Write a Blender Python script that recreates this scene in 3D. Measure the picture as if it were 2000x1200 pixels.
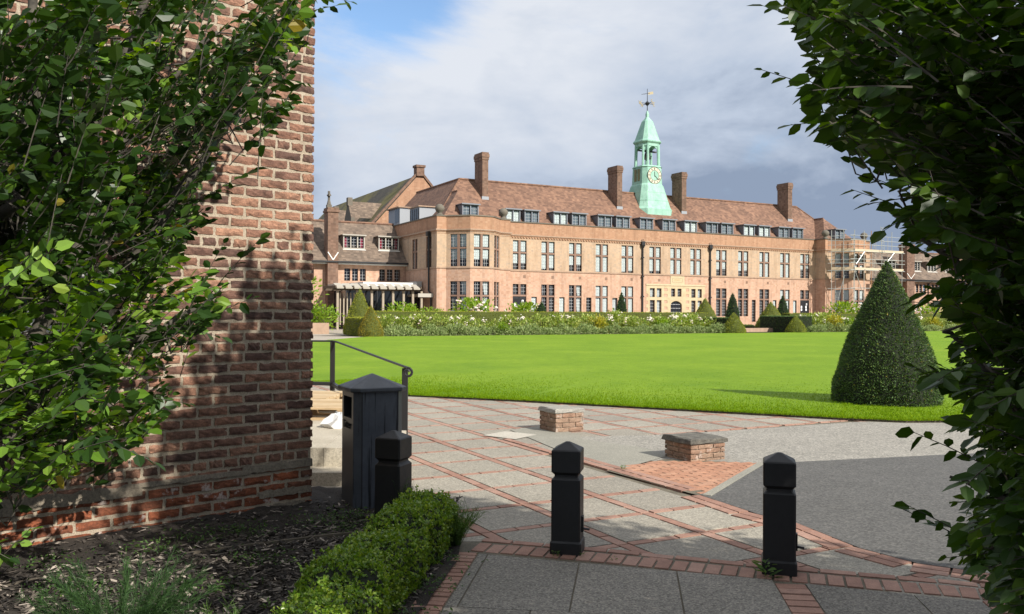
import bpy, bmesh, math, random
import numpy as np
from mathutils import Vector, Matrix
for o in list(bpy.data.objects): bpy.data.objects.remove(o)
scene = bpy.context.scene
COL = scene.collection
R = math.radians
rng = np.random.default_rng(7)
random.seed(7)

# ------------------------------------------------------------------ camera
cam_d = bpy.data.cameras.new('camera'); cam = bpy.data.objects.new('camera', cam_d); COL.objects.link(cam)
F, PITCH, ROLL, EYE = 1690.9, .005708, .0046047, 1.55
cp, sp, cr, sr = math.cos(PITCH), math.sin(PITCH), math.cos(ROLL), math.sin(ROLL)
M = Matrix(((cr, -sr, 0, 0), (-sp*sr, -sp*cr, -cp, 0), (cp*sr, cp*cr, -sp, EYE), (0, 0, 0, 1)))
cam.matrix_world = M
cam_d.sensor_width = 36; cam_d.lens = F/2000*36; cam_d.clip_start = .05; cam_d.clip_end = 3000
scene.camera = cam

# ------------------------------------------------------------------ light and sky
SUN = Vector((.606, -.551, .574)).normalized()
sl = bpy.data.lights.new('sun', 'SUN'); sl.energy = 4.6; sl.angle = R(.5); sl.color = (1, .95, .86)
so = bpy.data.objects.new('sun', sl); COL.objects.link(so)
so.rotation_euler = SUN.to_track_quat('Z', 'Y').to_euler(); so.location = (20, -20, 30)
vs = scene.view_settings; vs.view_transform = 'Standard'; vs.look = 'None'; vs.exposure = .46; vs.gamma = 1; vs.use_curve_mapping = False

W = bpy.data.worlds.new('World'); scene.world = W; W.use_nodes = True
nt = W.node_tree; nt.nodes.clear()
def N(t, ty, **k):
    n = t.nodes.new(ty)
    for a, b in k.items():
        if a == 'i':
            for q, v in b.items(): n.inputs[q].default_value = v
        else: setattr(n, a, b)
    return n
def L(t, a, b): t.links.new(a, b)
sky = N(nt, 'ShaderNodeTexSky', sky_type='NISHITA', sun_disc=False)
sky.sun_elevation = math.asin(SUN.z); sky.sun_rotation = math.atan2(SUN.x, SUN.y)
sky.air_density = 1.0; sky.dust_density = .3; sky.ozone_density = 2.0
bg = N(nt, 'ShaderNodeBackground'); bg.inputs['Strength'].default_value = .095
wo = N(nt, 'ShaderNodeOutputWorld')
tc = N(nt, 'ShaderNodeTexCoord')
# clouds live on the sphere of directions: stretch z so they flatten towards the horizon
mp = N(nt, 'ShaderNodeMapping'); mp.inputs['Scale'].default_value = (1.0, 1.0, 2.2)
L(nt, tc.outputs['Generated'], mp.inputs['Vector'])
n1 = N(nt, 'ShaderNodeTexNoise', i={'Scale': 3.4, 'Detail': 11, 'Roughness': .62, 'Distortion': .35})
n2 = N(nt, 'ShaderNodeTexNoise', i={'Scale': 5.0, 'Detail': 8, 'Roughness': .56, 'Distortion': .3})
L(nt, mp.outputs['Vector'], n1.inputs['Vector']); L(nt, mp.outputs['Vector'], n2.inputs['Vector'])
def wmath(op, a, b=None, c=None):
    n = N(nt, 'ShaderNodeMath', operation=op)
    for i, v in enumerate((a, b, c)):
        if v is None: continue
        if isinstance(v, (int, float)): n.inputs[i].default_value = v
        else: L(nt, v, n.inputs[i])
    return n.outputs[0]
def wdir(px, py, k):      # soft lobe round one direction of the sky
    x, y = (px-1000)/F, -(py-600)/F
    d = Vector((x, 1, y)).normalized()
    v = N(nt, 'ShaderNodeVectorMath', operation='DOT_PRODUCT'); v.inputs[1].default_value = d
    nm = N(nt, 'ShaderNodeVectorMath', operation='NORMALIZE'); L(nt, tc.outputs['Generated'], nm.inputs[0]); L(nt, nm.outputs[0], v.inputs[0])
    return wmath('POWER', wmath('MAXIMUM', v.outputs['Value'], 0.0), k)
gap = wdir(775, -40, 300)
gap2 = wdir(640, 90, 500)
lit = wdir(880, 130, 50); lit2 = wdir(690, 330, 220)
sep = N(nt, 'ShaderNodeSeparateXYZ'); L(nt, tc.outputs['Generated'], sep.inputs[0])
cover = wmath('SUBTRACT', wmath('SUBTRACT', wmath('ADD', n1.outputs['Fac'], .22), wmath('MULTIPLY', gap, .50)), wmath('MULTIPLY', gap2, .20))
cr1 = N(nt, 'ShaderNodeMapRange', interpolation_type='SMOOTHSTEP', i={'From Min': .30, 'From Max': .66}); L(nt, cover, cr1.inputs['Value'])
ton = wmath('ADD', wmath('ADD', wmath('SUBTRACT', wmath('ADD', wmath('MULTIPLY', n2.outputs['Fac'], 1.35), wmath('MULTIPLY', n1.outputs['Fac'], .8)), .78), wmath('ADD', wmath('MULTIPLY', lit, .42), wmath('MULTIPLY', lit2, .30))), wmath('MULTIPLY', wmath('SUBTRACT', sep.outputs['Z'], .185), 2.3))
tr = N(nt, 'ShaderNodeValToRGB')
e = tr.color_ramp.elements
e[0].position = .20; e[0].color = (2.2, 2.75, 3.75, 1)
e[1].position = 1.0; e[1].color = (5.9, 6.2, 6.75, 1)
m_ = e.new(.5); m_.color = (4.0, 4.6, 5.6, 1)
L(nt, ton, tr.inputs[0])
hsv = N(nt, 'ShaderNodeHueSaturation', i={'Saturation': 1.05, 'Value': 1.5}); L(nt, sky.outputs[0], hsv.inputs['Color'])
mx = N(nt, 'ShaderNodeMix', data_type='RGBA')
L(nt, cr1.outputs[0], mx.inputs['Factor']); L(nt, hsv.outputs[0], mx.inputs['A']); L(nt, tr.outputs[0], mx.inputs['B'])
L(nt, mx.outputs['Result'], bg.inputs['Color']); L(nt, bg.outputs[0], wo.inputs['Surface'])

# ------------------------------------------------------------------ frames
TH = .4852183
U = Vector((math.cos(TH), math.sin(TH), 0)); NV = Vector((math.sin(TH), -math.cos(TH), 0))
X0, Y0 = .0638, 80.0
def B(s, t, h=0.0): return Vector((X0+U.x*s+NV.x*t, Y0+U.y*s+NV.y*t, h))

# ------------------------------------------------------------------ object helpers
def tag(o, label=None, cat=None, group=None, kind=None):
    if label: o['label'] = label
    if cat: o['category'] = cat
    if group: o['group'] = group
    if kind: o['kind'] = kind
    return o
def empty(name, loc, rz=0, label=None, cat=None, group=None):
    o = bpy.data.objects.new(name, None); COL.objects.link(o); o.location = loc; o.rotation_euler = (0, 0, rz)
    o.empty_display_size = .2
    return tag(o, label, cat, group)
def link(name, me, parent=None, loc=(0, 0, 0), rz=0):
    o = bpy.data.objects.new(name, me); COL.objects.link(o); o.location = loc; o.rotation_euler = (0, 0, rz)
    if parent is not None: o.parent = parent
    return o
def copy_tree(o, parent=None):
    c = o.copy(); COL.objects.link(c)
    if parent is not None: c.parent = parent
    for ch in list(o.children): copy_tree(ch, c)
    return c

class MB:
    def __init__(s): s.v = []; s.f = []; s.m = []
    def add(s, vs, fs, mi=0):
        b = len(s.v); s.v += [tuple(v) for v in vs]
        for f in fs: s.f.append(tuple(b+i for i in f)); s.m.append(mi)
    def box(s, x0, x1, y0, y1, z0, z1, mi=0):
        s.add([(x0,y0,z0),(x1,y0,z0),(x1,y1,z0),(x0,y1,z0),(x0,y0,z1),(x1,y0,z1),(x1,y1,z1),(x0,y1,z1)],
              [(0,3,2,1),(4,5,6,7),(0,1,5,4),(1,2,6,5),(2,3,7,6),(3,0,4,7)], mi)
    def obox(s, p, a, b, c, mi=0):     # corner p and three edge vectors
        p, a, b, c = map(Vector, (p, a, b, c))
        vs = [p, p+a, p+a+b, p+b, p+c, p+a+c, p+a+b+c, p+b+c]
        s.add(vs, [(0,3,2,1),(4,5,6,7),(0,1,5,4),(1,2,6,5),(2,3,7,6),(3,0,4,7)], mi)
    def bar(s, p, q, w, d=None, up=(0,0,1), mi=0):   # square bar between two points
        p, q = Vector(p), Vector(q); d = d or w; a = (q-p); n = a.normalized()
        sx = n.cross(Vector(up))
        if sx.length < 1e-4: sx = n.cross(Vector((1,0,0)))
        sx.normalize(); sy = sx.cross(n)
        s.obox(p-sx*w/2-sy*d/2, sx*w, sy*d, a, mi)
    def tube(s, pts, rad, k=6, mi=0, cap=True):
        pts = [Vector(p) for p in pts]; n = len(pts)
        rad = rad if hasattr(rad, '__len__') else [rad]*n
        base = len(s.v); ref = None
        for i, p in enumerate(pts):
            d = (pts[min(i+1, n-1)]-pts[max(i-1, 0)])
            d = d.normalized() if d.length > 1e-9 else Vector((0,0,1))
            if ref is None:
                ref = d.cross(Vector((0,0,1)))
                if ref.length < .05: ref = d.cross(Vector((1,0,0)))
            ref = (ref - d*ref.dot(d))
            if ref.length < 1e-6: ref = d.orthogonal()
            ref.normalize(); o2 = d.cross(ref)
            for j in range(k):
                a = 2*math.pi*j/k
                s.v.append(tuple(p+(ref*math.cos(a)+o2*math.sin(a))*rad[i]))
        for i in range(n-1):
            for j in range(k):
                s.f.append((base+i*k+j, base+i*k+(j+1)%k, base+(i+1)*k+(j+1)%k, base+(i+1)*k+j)); s.m.append(mi)
        if cap:
            s.f.append(tuple(base+j for j in reversed(range(k)))); s.m.append(mi)
            s.f.append(tuple(base+(n-1)*k+j for j in range(k))); s.m.append(mi)
    def rings(s, rs, mi=0, cap0=True, cap1=True):    # list of equal-length loops, skinned
        base = len(s.v); k = len(rs[0])
        for r in rs: s.v += [tuple(p) for p in r]
        for i in range(len(rs)-1):
            for j in range(k):
                s.f.append((base+i*k+j, base+i*k+(j+1)%k, base+(i+1)*k+(j+1)%k, base+(i+1)*k+j)); s.m.append(mi)
        if cap0: s.f.append(tuple(base+j for j in reversed(range(k)))); s.m.append(mi)
        if cap1: s.f.append(tuple(base+(len(rs)-1)*k+j for j in range(k))); s.m.append(mi)
    def lathe(s, prof, c=(0,0,0), k=12, mi=0):
        s.rings([[(c[0]+r*math.cos(2*math.pi*j/k), c[1]+r*math.sin(2*math.pi*j/k), c[2]+z) for j in range(k)] for r, z in prof], mi)
    def poly(s, pts, mi=0): s.add(pts, [tuple(range(len(pts)))], mi)
    def prism(s, pts, z0, z1, mi=0):
        k = len(pts); s.rings([[(p[0], p[1], z0) for p in pts], [(p[0], p[1], z1) for p in pts]], mi)
    def mesh(s, name, mats, smooth=False):
        me = bpy.data.meshes.new(name); me.from_pydata(s.v, [], s.f)
        mats = mats if isinstance(mats, (list, tuple)) else [mats]
        for m in mats: me.materials.append(m)
        if len(mats) > 1: me.polygons.foreach_set('material_index', s.m)
        if smooth: me.polygons.foreach_set('use_smooth', [True]*len(me.polygons))
        me.update(); return me
    def build(s, name, mats, parent=None, loc=(0,0,0), rz=0, smooth=False):
        return link(name, s.mesh(name, mats, smooth), parent, loc, rz)

def quads_mesh(name, V, Q, mats, mi=None, smooth=False):   # numpy verts (n,3), quads (m,4)
    me = bpy.data.meshes.new(name); V = np.asarray(V, np.float32); Q = np.asarray(Q, np.int32)
    me.vertices.add(len(V)); me.vertices.foreach_set('co', V.ravel())
    me.loops.add(Q.size); me.loops.foreach_set('vertex_index', Q.ravel())
    me.polygons.add(len(Q)); me.polygons.foreach_set('loop_start', np.arange(len(Q), dtype=np.int32)*Q.shape[1])
    for m in (mats if isinstance(mats, (list, tuple)) else [mats]): me.materials.append(m)
    if mi is not None: me.polygons.foreach_set('material_index', np.asarray(mi, np.int32))
    me.polygons.foreach_set('use_smooth', np.full(len(Q), bool(smooth)))
    me.update(calc_edges=True); me.validate(); return me

def nrm(a): return a/np.maximum(np.linalg.norm(a, axis=-1, keepdims=True), 1e-9)
LEAF = dict(t=np.array([0, .28, .68, 1.0]), w=np.array([0, .30, .27, 0]))
def leaves_geo(P, D, Nn, size, wid=.95, droop=.12, fold=.18):
    """ovate pointed leaves: base P, direction D, normal Nn -> verts, quads"""
    P, D, Nn = np.asarray(P), nrm(np.asarray(D)), np.asarray(Nn)
    S = nrm(np.cross(D, Nn)); Nn = nrm(np.cross(S, D)); n = len(P); sz = np.asarray(size).reshape(-1, 1)
    def pt(t, w): return P+sz*(D*t + S*w*wid - Nn*(droop*t*t) + Nn*fold*abs(w))
    V = np.stack([pt(0, 0), pt(.30, .29), pt(.70, .25), pt(1, 0), pt(.70, -.25), pt(.30, -.29)], 1).reshape(-1, 3)
    b = (np.arange(n)*6)[:, None]
    Q = np.concatenate([b+np.array([[0, 1, 2, 3]]), b+np.array([[0, 3, 4, 5]])], 0)
    return V, Q
def blades_geo(P, D, size, wid):
    """thin 4-point diamonds (needles, tufts, small leaves)"""
    n = len(P); D = nrm(D); r = rng.normal(size=(n, 3)); S = nrm(np.cross(D, r)); sz = np.asarray(size).reshape(-1, 1); w = np.asarray(wid).reshape(-1, 1)
    V = np.stack([P, P+sz*.5*D+S*w*.5, P+sz*D, P+sz*.5*D-S*w*.5], 1).reshape(-1, 3)
    Q = (np.arange(n)*4)[:, None]+np.array([[0, 1, 2, 3]])
    return V, Q
def sample_mesh(V, F, n):
    """random points with normals on polygons"""
    T = []
    for f in F:
        for i in range(1, len(f)-1): T.append((f[0], f[i], f[i+1]))
    T = np.array(T); V = np.asarray(V, float); a, b, c = V[T[:, 0]], V[T[:, 1]], V[T[:, 2]]
    cr_ = np.cross(b-a, c-a); ar = np.linalg.norm(cr_, axis=1); idx = rng.choice(len(T), n, p=ar/ar.sum())
    u = rng.random((n, 1)); v = rng.random((n, 1)); sw = (u+v) > 1; u = np.where(sw, 1-u, u); v = np.where(sw, 1-v, v)
    return a[idx]+(b-a)[idx]*u+(c-a)[idx]*v, nrm(cr_[idx])
def tufted(name, core, n, size, wid, mats, jit=.6, depth=.04, parent=None, loc=(0,0,0), rz=0, up=.2, broad=False):
    """clipped bush: dark core shape plus n leaf tufts standing out of its skin"""
    P, Nn = sample_mesh(core.v, core.f, n)
    keep = P[:, 2] > .005; P, Nn = P[keep], Nn[keep]; n = len(P)
    D = nrm(Nn+rng.normal(size=(n, 3))*jit+np.array([0, 0, up]))
    P = P-Nn*depth*rng.random((n, 1))
    s = size*(.6+.8*rng.random(n))
    if broad: V, Q = leaves_geo(P, D, nrm(Nn+rng.normal(size=(n, 3))*.8), s, wid=wid/size*1.7)
    else: V, Q = blades_geo(P, D, s, wid*(.6+.8*rng.random(n)))
    cv = np.array(core.v, float); cq = []
    for f in core.f:
        f = list(f)
        if len(f) == 4: cq.append(f)
        elif len(f) == 3: cq.append(f+[f[2]])
    nb = len(V)
    # n-gon caps of the core are dropped: they sit inside or on the ground
    cq = np.array([q for q in cq if len(set(q)) == 4], np.int32).reshape(-1, 4)
    me = quads_mesh(name, np.concatenate([V, cv]), np.concatenate([Q, cq+nb]), mats, np.concatenate([np.zeros(len(Q)), np.ones(len(cq))]))
    return link(name, me, parent, loc, rz)

# ------------------------------------------------------------------ materials
def mat(name, col, rough=.7, **kw):
    m = bpy.data.materials.new(name); m.use_nodes = True; t = m.node_tree; b = t.nodes['Principled BSDF']
    b.inputs['Base Color'].default_value = (*col, 1); b.inputs['Roughness'].default_value = rough
    for k, v in kw.items(): b.inputs[k].default_value = v
    return m
def bsdf(m): return m.node_tree.nodes['Principled BSDF']
def ramp(t, fac, stops):
    r = N(t, 'ShaderNodeValToRGB'); el = r.color_ramp.elements
    el[0].position, el[0].color = stops[0][0], (*stops[0][1], 1); el[1].position, el[1].color = stops[-1][0], (*stops[-1][1], 1)
    for p, c in stops[1:-1]: x = el.new(p); x.color = (*c, 1)
    L(t, fac, r.inputs[0]); return r.outputs[0]
def mixc(t, fac, a, b, mode='MIX'):
    m = N(t, 'ShaderNodeMix', data_type='RGBA', blend_type=mode)
    for k, v in (('Factor', fac), ('A', a), ('B', b)):
        if isinstance(v, (int, float)): m.inputs[k].default_value = v
        elif isinstance(v, tuple): m.inputs[k].default_value = (*v, 1)
        else: L(t, v, m.inputs[k])
    return m.outputs['Result']
def noise(t, vec, scale, detail=4, rough=.55, dist=0):
    n = N(t, 'ShaderNodeTexNoise', i={'Scale': scale, 'Detail': detail, 'Roughness': rough, 'Distortion': dist})
    if vec is not None: L(t, vec, n.inputs['Vector'])
    return n.outputs['Fac']
def bump(m, fac, strength=.3, dist=.01):
    t = m.node_tree; b = N(t, 'ShaderNodeBump', i={'Strength': strength, 'Distance': dist}); L(t, fac, b.inputs['Height']); L(t, b.outputs[0], bsdf(m).inputs['Normal'])
def objco(t): return N(t, 'ShaderNodeTexCoord').outputs['Object']
def worldco(t): return N(t, 'ShaderNodeNewGeometry').outputs['Position']
def island(t): return N(t, 'ShaderNodeNewGeometry').outputs['Random Per Island']
def cells(t, vec, size):      # one random value per brick / tile sized cell
    v = N(t, 'ShaderNodeVectorMath', operation='SNAP'); L(t, vec, v.inputs[0]); v.inputs[1].default_value = size
    w = N(t, 'ShaderNodeTexWhiteNoise', noise_dimensions='3D'); L(t, v.outputs[0], w.inputs['Vector']); return w.outputs['Value']
def setcol(m, c): L(m.node_tree, c, bsdf(m).inputs['Base Color'])

def leaf_mat(name, c0, c1, c2, rough=.42, trans=.30, spec=.4, blotch=3.0, old=0):
    m = bpy.data.materials.new(name); m.use_nodes = True; t = m.node_tree; b = t.nodes['Principled BSDF']
    out = t.nodes['Material Output']
    col = ramp(t, island(t), [(0, c0), (.55, c1), (1, c2)])
    col = mixc(t, .55, col, ramp(t, noise(t, worldco(t), blotch, 4, .6), [(.3, (.62, .66, .6)), (.7, (1.2, 1.12, 1.1))]), 'MULTIPLY')
    if old: col = mixc(t, ramp(t, island(t), [(1-old, (0, 0, 0)), (1-old+.004, (1, 1, 1))]), col, (.30, .24, .03))
    L(t, col, b.inputs['Base Color']); b.inputs['Roughness'].default_value = rough; b.inputs['Specular IOR Level'].default_value = spec
    tr_ = N(t, 'ShaderNodeBsdfTranslucent'); hs = N(t, 'ShaderNodeHueSaturation', i={'Saturation': 1.15, 'Value': 1.6, 'Hue': .485}); L(t, col, hs.inputs['Color']); L(t, hs.outputs[0], tr_.inputs['Color'])
    mxs = N(t, 'ShaderNodeMixShader'); mxs.inputs[0].default_value = trans
    L(t, b.outputs[0], mxs.inputs[1]); L(t, tr_.outputs[0], mxs.inputs[2]); L(t, mxs.outputs[0], out.inputs['Surface'])
    return m
def varied(name, c0, c1, c2, rough=.8, ns=0, nstr=.3, bmp=0, bscale=60, bdist=.004, coord='obj'):
    """colour varied per island plus noise"""
    m = mat(name, c1, rough); t = m.node_tree; v = objco(t) if coord == 'obj' else worldco(t)
    c = ramp(t, island(t), [(0, c0), (.5, c1), (1, c2)])
    if ns:
        f = noise(t, v, ns, 6, .65); c = mixc(t, nstr, c, ramp(t, f, [(.3, (.25, .25, .25)), (.75, (1.0, 1.0, 1.0))]), 'MULTIPLY')
    setcol(m, c)
    if bmp: bump(m, noise(t, v, bscale, 5, .6), bmp, bdist)
    return m

# distant hall brick, roof tiles, stone
def hall_brick(name, c0, c1, c2, c3):
    m = mat(name, c1, .9); t = m.node_tree; v = objco(t)
    r = cells(t, v, (.24, .24, .15)); c = ramp(t, r, [(0, c0), (.35, c1), (.7, c2), (1, c3)])
    f = noise(t, v, .7, 6, .6); c = mixc(t, .45, c, ramp(t, f, [(.3, (.78, .75, .72)), (.7, (1.08, 1.06, 1.04))]), 'MULTIPLY')
    sm = N(t, 'ShaderNodeMapping', i={'Scale': (1.6, 1.6, .22)}); L(t, v, sm.inputs[0]); c = mixc(t, .55, c, ramp(t, noise(t, sm.outputs[0], 1.1, 6, .7, .3), [(.33, (.52, .50, .48)), (.54, (1, 1, 1))]), 'MULTIPLY')
    setcol(m, c); bump(m, noise(t, v, 9, 4), .25, .02); return m
M_BRK = hall_brick('hall_brick', (.455, .275, .19), (.51, .32, .225), (.55, .365, .265), (.475, .315, .235))
M_BRKB = hall_brick('hall_brick_buff', (.455, .32, .215), (.51, .365, .25), (.475, .345, .24), (.405, .31, .23))
M_BRKR = hall_brick('hall_brick_red', (.37, .205, .125), (.43, .25, .155), (.40, .225, .14), (.46, .285, .185))
M_CHIM = hall_brick('chimney_brick', (.145, .085, .06), (.195, .118, .083), (.245, .15, .107), (.165, .108, .08))
def tiles(name, c0, c1, c2, moss=None, ms=.5):
    m = mat(name, c1, .85); t = m.node_tree; v = objco(t)
    r = cells(t, v, (.3, .3, .17)); c = ramp(t, r, [(0, c0), (.5, c1), (1, c2)])
    f = noise(t, v, .55, 7, .65, .6); c = mixc(t, .65, c, ramp(t, f, [(.3, (.5, .47, .46)), (.72, (1.18, 1.12, 1.05))]), 'MULTIPLY')
    g = noise(t, v, 4.5, 4, .7); c = mixc(t, .35, c, ramp(t, g, [(.35, (.6, .6, .6)), (.7, (1.15, 1.15, 1.15))]), 'MULTIPLY')
    if moss:
        q = ramp(t, noise(t, v, .28, 6, .6, .5), [(.42, (0, 0, 0)), (.62, (1, 1, 1))]); c = mixc(t, q, c, moss)
    setcol(m, c)
    w = N(t, 'ShaderNodeTexWave', wave_type='BANDS', bands_direction='Z', wave_profile='SAW', i={'Scale': 1.6, 'Distortion': .4, 'Detail': 1}); L(t, v, w.inputs['Vector'])
    bump(m, w.outputs['Fac'], .5, .03); return m
M_TILE = tiles('red_clay_tiles', (.155, .086, .060), (.22, .123, .083), (.285, .163, .109))
M_TILEB = tiles('brown_clay_tiles', (.13, .10, .078), (.185, .14, .108), (.25, .19, .145))
M_TILEM = tiles('mossy_tiles', (.060, .056, .046), (.085, .078, .060), (.115, .102, .075), (.155, .135, .04))
M_STONE = varied('dressed_stone', (.40, .27, .19), (.44, .30, .21), (.47, .33, .24), .85, 3, .4, .3, 12, .01)
M_MULL = varied('red_stone_mullion', (.23, .14, .10), (.27, .165, .12), (.32, .20, .15), .85, 4, .35)
M_YSTONE = varied('yellow_sandstone', (.52, .41, .25), (.55, .44, .275), (.58, .47, .305), .85, 2.5, .25)
M_COPE = varied('weathered_coping', (.13, .115, .095), (.17, .15, .12), (.22, .19, .15), .9, 3, .4)
M_LEAD = mat('lead_sheet', (.13, .14, .165), .5)
M_LEADL = mat('pale_lead', (.30, .32, .35), .5)
M_WHITE = mat('white_paint', (.75, .74, .70), .5)
M_BLIND = mat('white_blind', (.74, .76, .76), .8)
M_SKYREFL = mat('reflected_sky_sheet', (.20, .235, .275), .9)  # grey-blue sheet colour standing in for sky reflected in dormer panes
M_DARK = mat('dark_room', (.012, .012, .016), .9)
M_CAME = mat('glazing_bar', (.60, .61, .62), .5)
M_DFRM = mat('dormer_frame', (.20, .215, .245), .5)
M_OAK = mat('pale_frame', (.40, .37, .32), .6)
M_IRON = mat('black_iron', (.018, .018, .02), .45)
M_REDC = mat('red_curtain', (.38, .02, .06), .9)
def glass_mat():
    m = bpy.data.materials.new('window_glass'); m.use_nodes = True; t = m.node_tree; t.nodes.remove(t.nodes['Principled BSDF'])
    o = t.nodes['Material Output']; tr_ = N(t, 'ShaderNodeBsdfTransparent', i={'Color': (.86, .9, .9, 1)}); g = N(t, 'ShaderNodeBsdfGlossy', i={'Roughness': .08})
    fr = N(t, 'ShaderNodeFresnel', i={'IOR': 1.5}); mm = N(t, 'ShaderNodeMath', operation='MULTIPLY_ADD', i={1: 1.0, 2: .04}); L(t, fr.outputs[0], mm.inputs[0])
    x = N(t, 'ShaderNodeMixShader'); L(t, mm.outputs[0], x.inputs[0]); L(t, tr_.outputs[0], x.inputs[1]); L(t, g.outputs[0], x.inputs[2]); L(t, x.outputs[0], o.inputs['Surface']); return m
M_GLASS = glass_mat()
# ------------------------------------------------------------------ walls with openings, windows
def panel(mb, p0, p1, h0, h1, holes=(), zones=(), depth=.24, rev=None):
    """wall from p0 to p1 (s,t), outside on the right-hand viewer's side; holes (a0,a1,z0,z1); zones [(z,mat)]"""
    x0, y0, x1, y1 = p0[0], -p0[1], p1[0], -p1[1]; ln = math.hypot(x1-x0, y1-y0); d = ((x1-x0)/ln, (y1-y0)/ln); nin = (-d[1], d[0])
    P = lambda a, z, q=0: (x0+d[0]*a+nin[0]*q, y0+d[1]*a+nin[1]*q, z)
    xs = sorted({0, ln, *[v for h in holes for v in h[:2]]}); zs = sorted({h0, h1, *[v for h in holes for v in h[2:]], *[z for z, _ in zones if h0 < z < h1]})
    for i in range(len(xs)-1):
        for k in range(len(zs)-1):
            cx, cz = (xs[i]+xs[i+1])/2, (zs[k]+zs[k+1])/2
            if any(h[0] < cx < h[1] and h[2] < cz < h[3] for h in holes): continue
            mi = 0
            for z, q in zones:
                if cz > z: mi = q
            mb.add([P(xs[i], zs[k]), P(xs[i+1], zs[k]), P(xs[i+1], zs[k+1]), P(xs[i], zs[k+1])], [(0, 1, 2, 3)], mi)
    for a0, a1, z0, z1 in holes:
        q = depth; rv = rev if rev is not None else 0
        mb.add([P(a0,z0),P(a1,z0),P(a1,z0,q),P(a0,z0,q)], [(0,1,2,3)], rv); mb.add([P(a0,z1),P(a0,z1,q),P(a1,z1,q),P(a1,z1)], [(0,1,2,3)], rv)
        mb.add([P(a0,z0),P(a0,z0,q),P(a0,z1,q),P(a0,z1)], [(0,1,2,3)], rv); mb.add([P(a1,z0),P(a1,z1),P(a1,z1,q),P(a1,z0,q)], [(0,1,2,3)], rv)
def at(p0, p1, a, z):
    x0, y0, x1, y1 = p0[0], -p0[1], p1[0], -p1[1]; ln = math.hypot(x1-x0, y1-y0)
    return (x0+(x1-x0)/ln*a, y0+(y1-y0)/ln*a, z), math.atan2(y1-y0, x1-x0)
_wc = {}
def window(parent, loc, rz, w, h, tz=None, lights=2, mull=.22, fm=None, blind=None, cols=2, step=.3, curtain=None, drape=False, name='window', bm=None):
    fm = fm or M_MULL
    key = (round(w,2), round(h,2), tz and round(tz,2), lights, mull, fm.name, blind, cols, curtain, drape, bm and bm.name)
    if key not in _wc:
        f = MB(); g = MB(); b = MB()
        lw = (w-mull*(lights-1))/lights
        rows = [(0, h)] if not tz else [(0, tz-.07), (tz+.07, h)]
        for i in range(1, lights): x = i*lw+(i-1)*mull; f.box(x, x+mull, .03, .22, 0, h)
        if tz:
            for i in range(lights): x = i*(lw+mull); f.box(x, x+lw, .045, .22, tz-.07, tz+.07)
        f.add([(0,.45,0),(w,.45,0),(w,.45,h),(0,.45,h)], [(0,1,2,3)], 1)
        for i in range(lights):
            x0 = i*(lw+mull); x1 = x0+lw
            for r, (z0, z1) in enumerate(rows):
                k = .032
                f.box(x0, x0+k, .12, .19, z0, z1, 2); f.box(x1-k, x1, .12, .19, z0, z1, 2); f.box(x0+k, x1-k, .12, .19, z0, z0+k, 2); f.box(x0+k, x1-k, .12, .19, z1-k, z1, 2)
                g.add([(x0+k,.17,z0+k),(x1-k,.17,z0+k),(x1-k,.17,z1-k),(x0+k,.17,z1-k)], [(0,1,2,3)], 0)
                for c in range(1, cols+1): xx = x0+k+(lw-2*k)*c/(cols+1); g.box(xx-.008, xx+.008, .150, .165, z0+k, z1-k, 1)
                nz = max(1, round((z1-z0)/step))
                for c in range(1, nz): zz = z0+(z1-z0)*c/nz; g.box(x0+k, x1-k, .152, .163, zz-.008, zz+.008, 1)
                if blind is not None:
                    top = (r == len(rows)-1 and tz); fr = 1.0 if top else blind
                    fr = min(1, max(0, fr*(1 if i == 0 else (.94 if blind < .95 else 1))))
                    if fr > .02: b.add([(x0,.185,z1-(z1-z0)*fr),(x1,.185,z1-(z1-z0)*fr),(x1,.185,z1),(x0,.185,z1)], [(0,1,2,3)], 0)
                if curtain is not None:
                    cw = (x1-x0)*.55; xs = (x0, x0+cw) if i < lights/2 else (x1-cw, x1)
                    if lights == 3 and i == 1: continue
                    b.add([(xs[0],.24,z0),(xs[1],.24,z0),(xs[1],.24,z1),(xs[0],.24,z1)], [(0,1,2,3)], 1)
                if drape and i == lights-1 and r < 2:
                    b.add([(x0+lw*.45,.26,z0),(x1,.26,z0),(x1,.26,z1),(x0+lw*.1,.26,z1)], [(0,1,2,3)], 0)
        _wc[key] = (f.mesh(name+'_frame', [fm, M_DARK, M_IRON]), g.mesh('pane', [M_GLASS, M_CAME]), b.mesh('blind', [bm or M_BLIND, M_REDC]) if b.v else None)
    fme, gme, bme = _wc[key]
    o = link(name, fme, parent, loc, rz); link('pane', gme, o)
    if bme: link('curtain' if curtain is not None else 'blind', bme, o)
    return o
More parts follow.
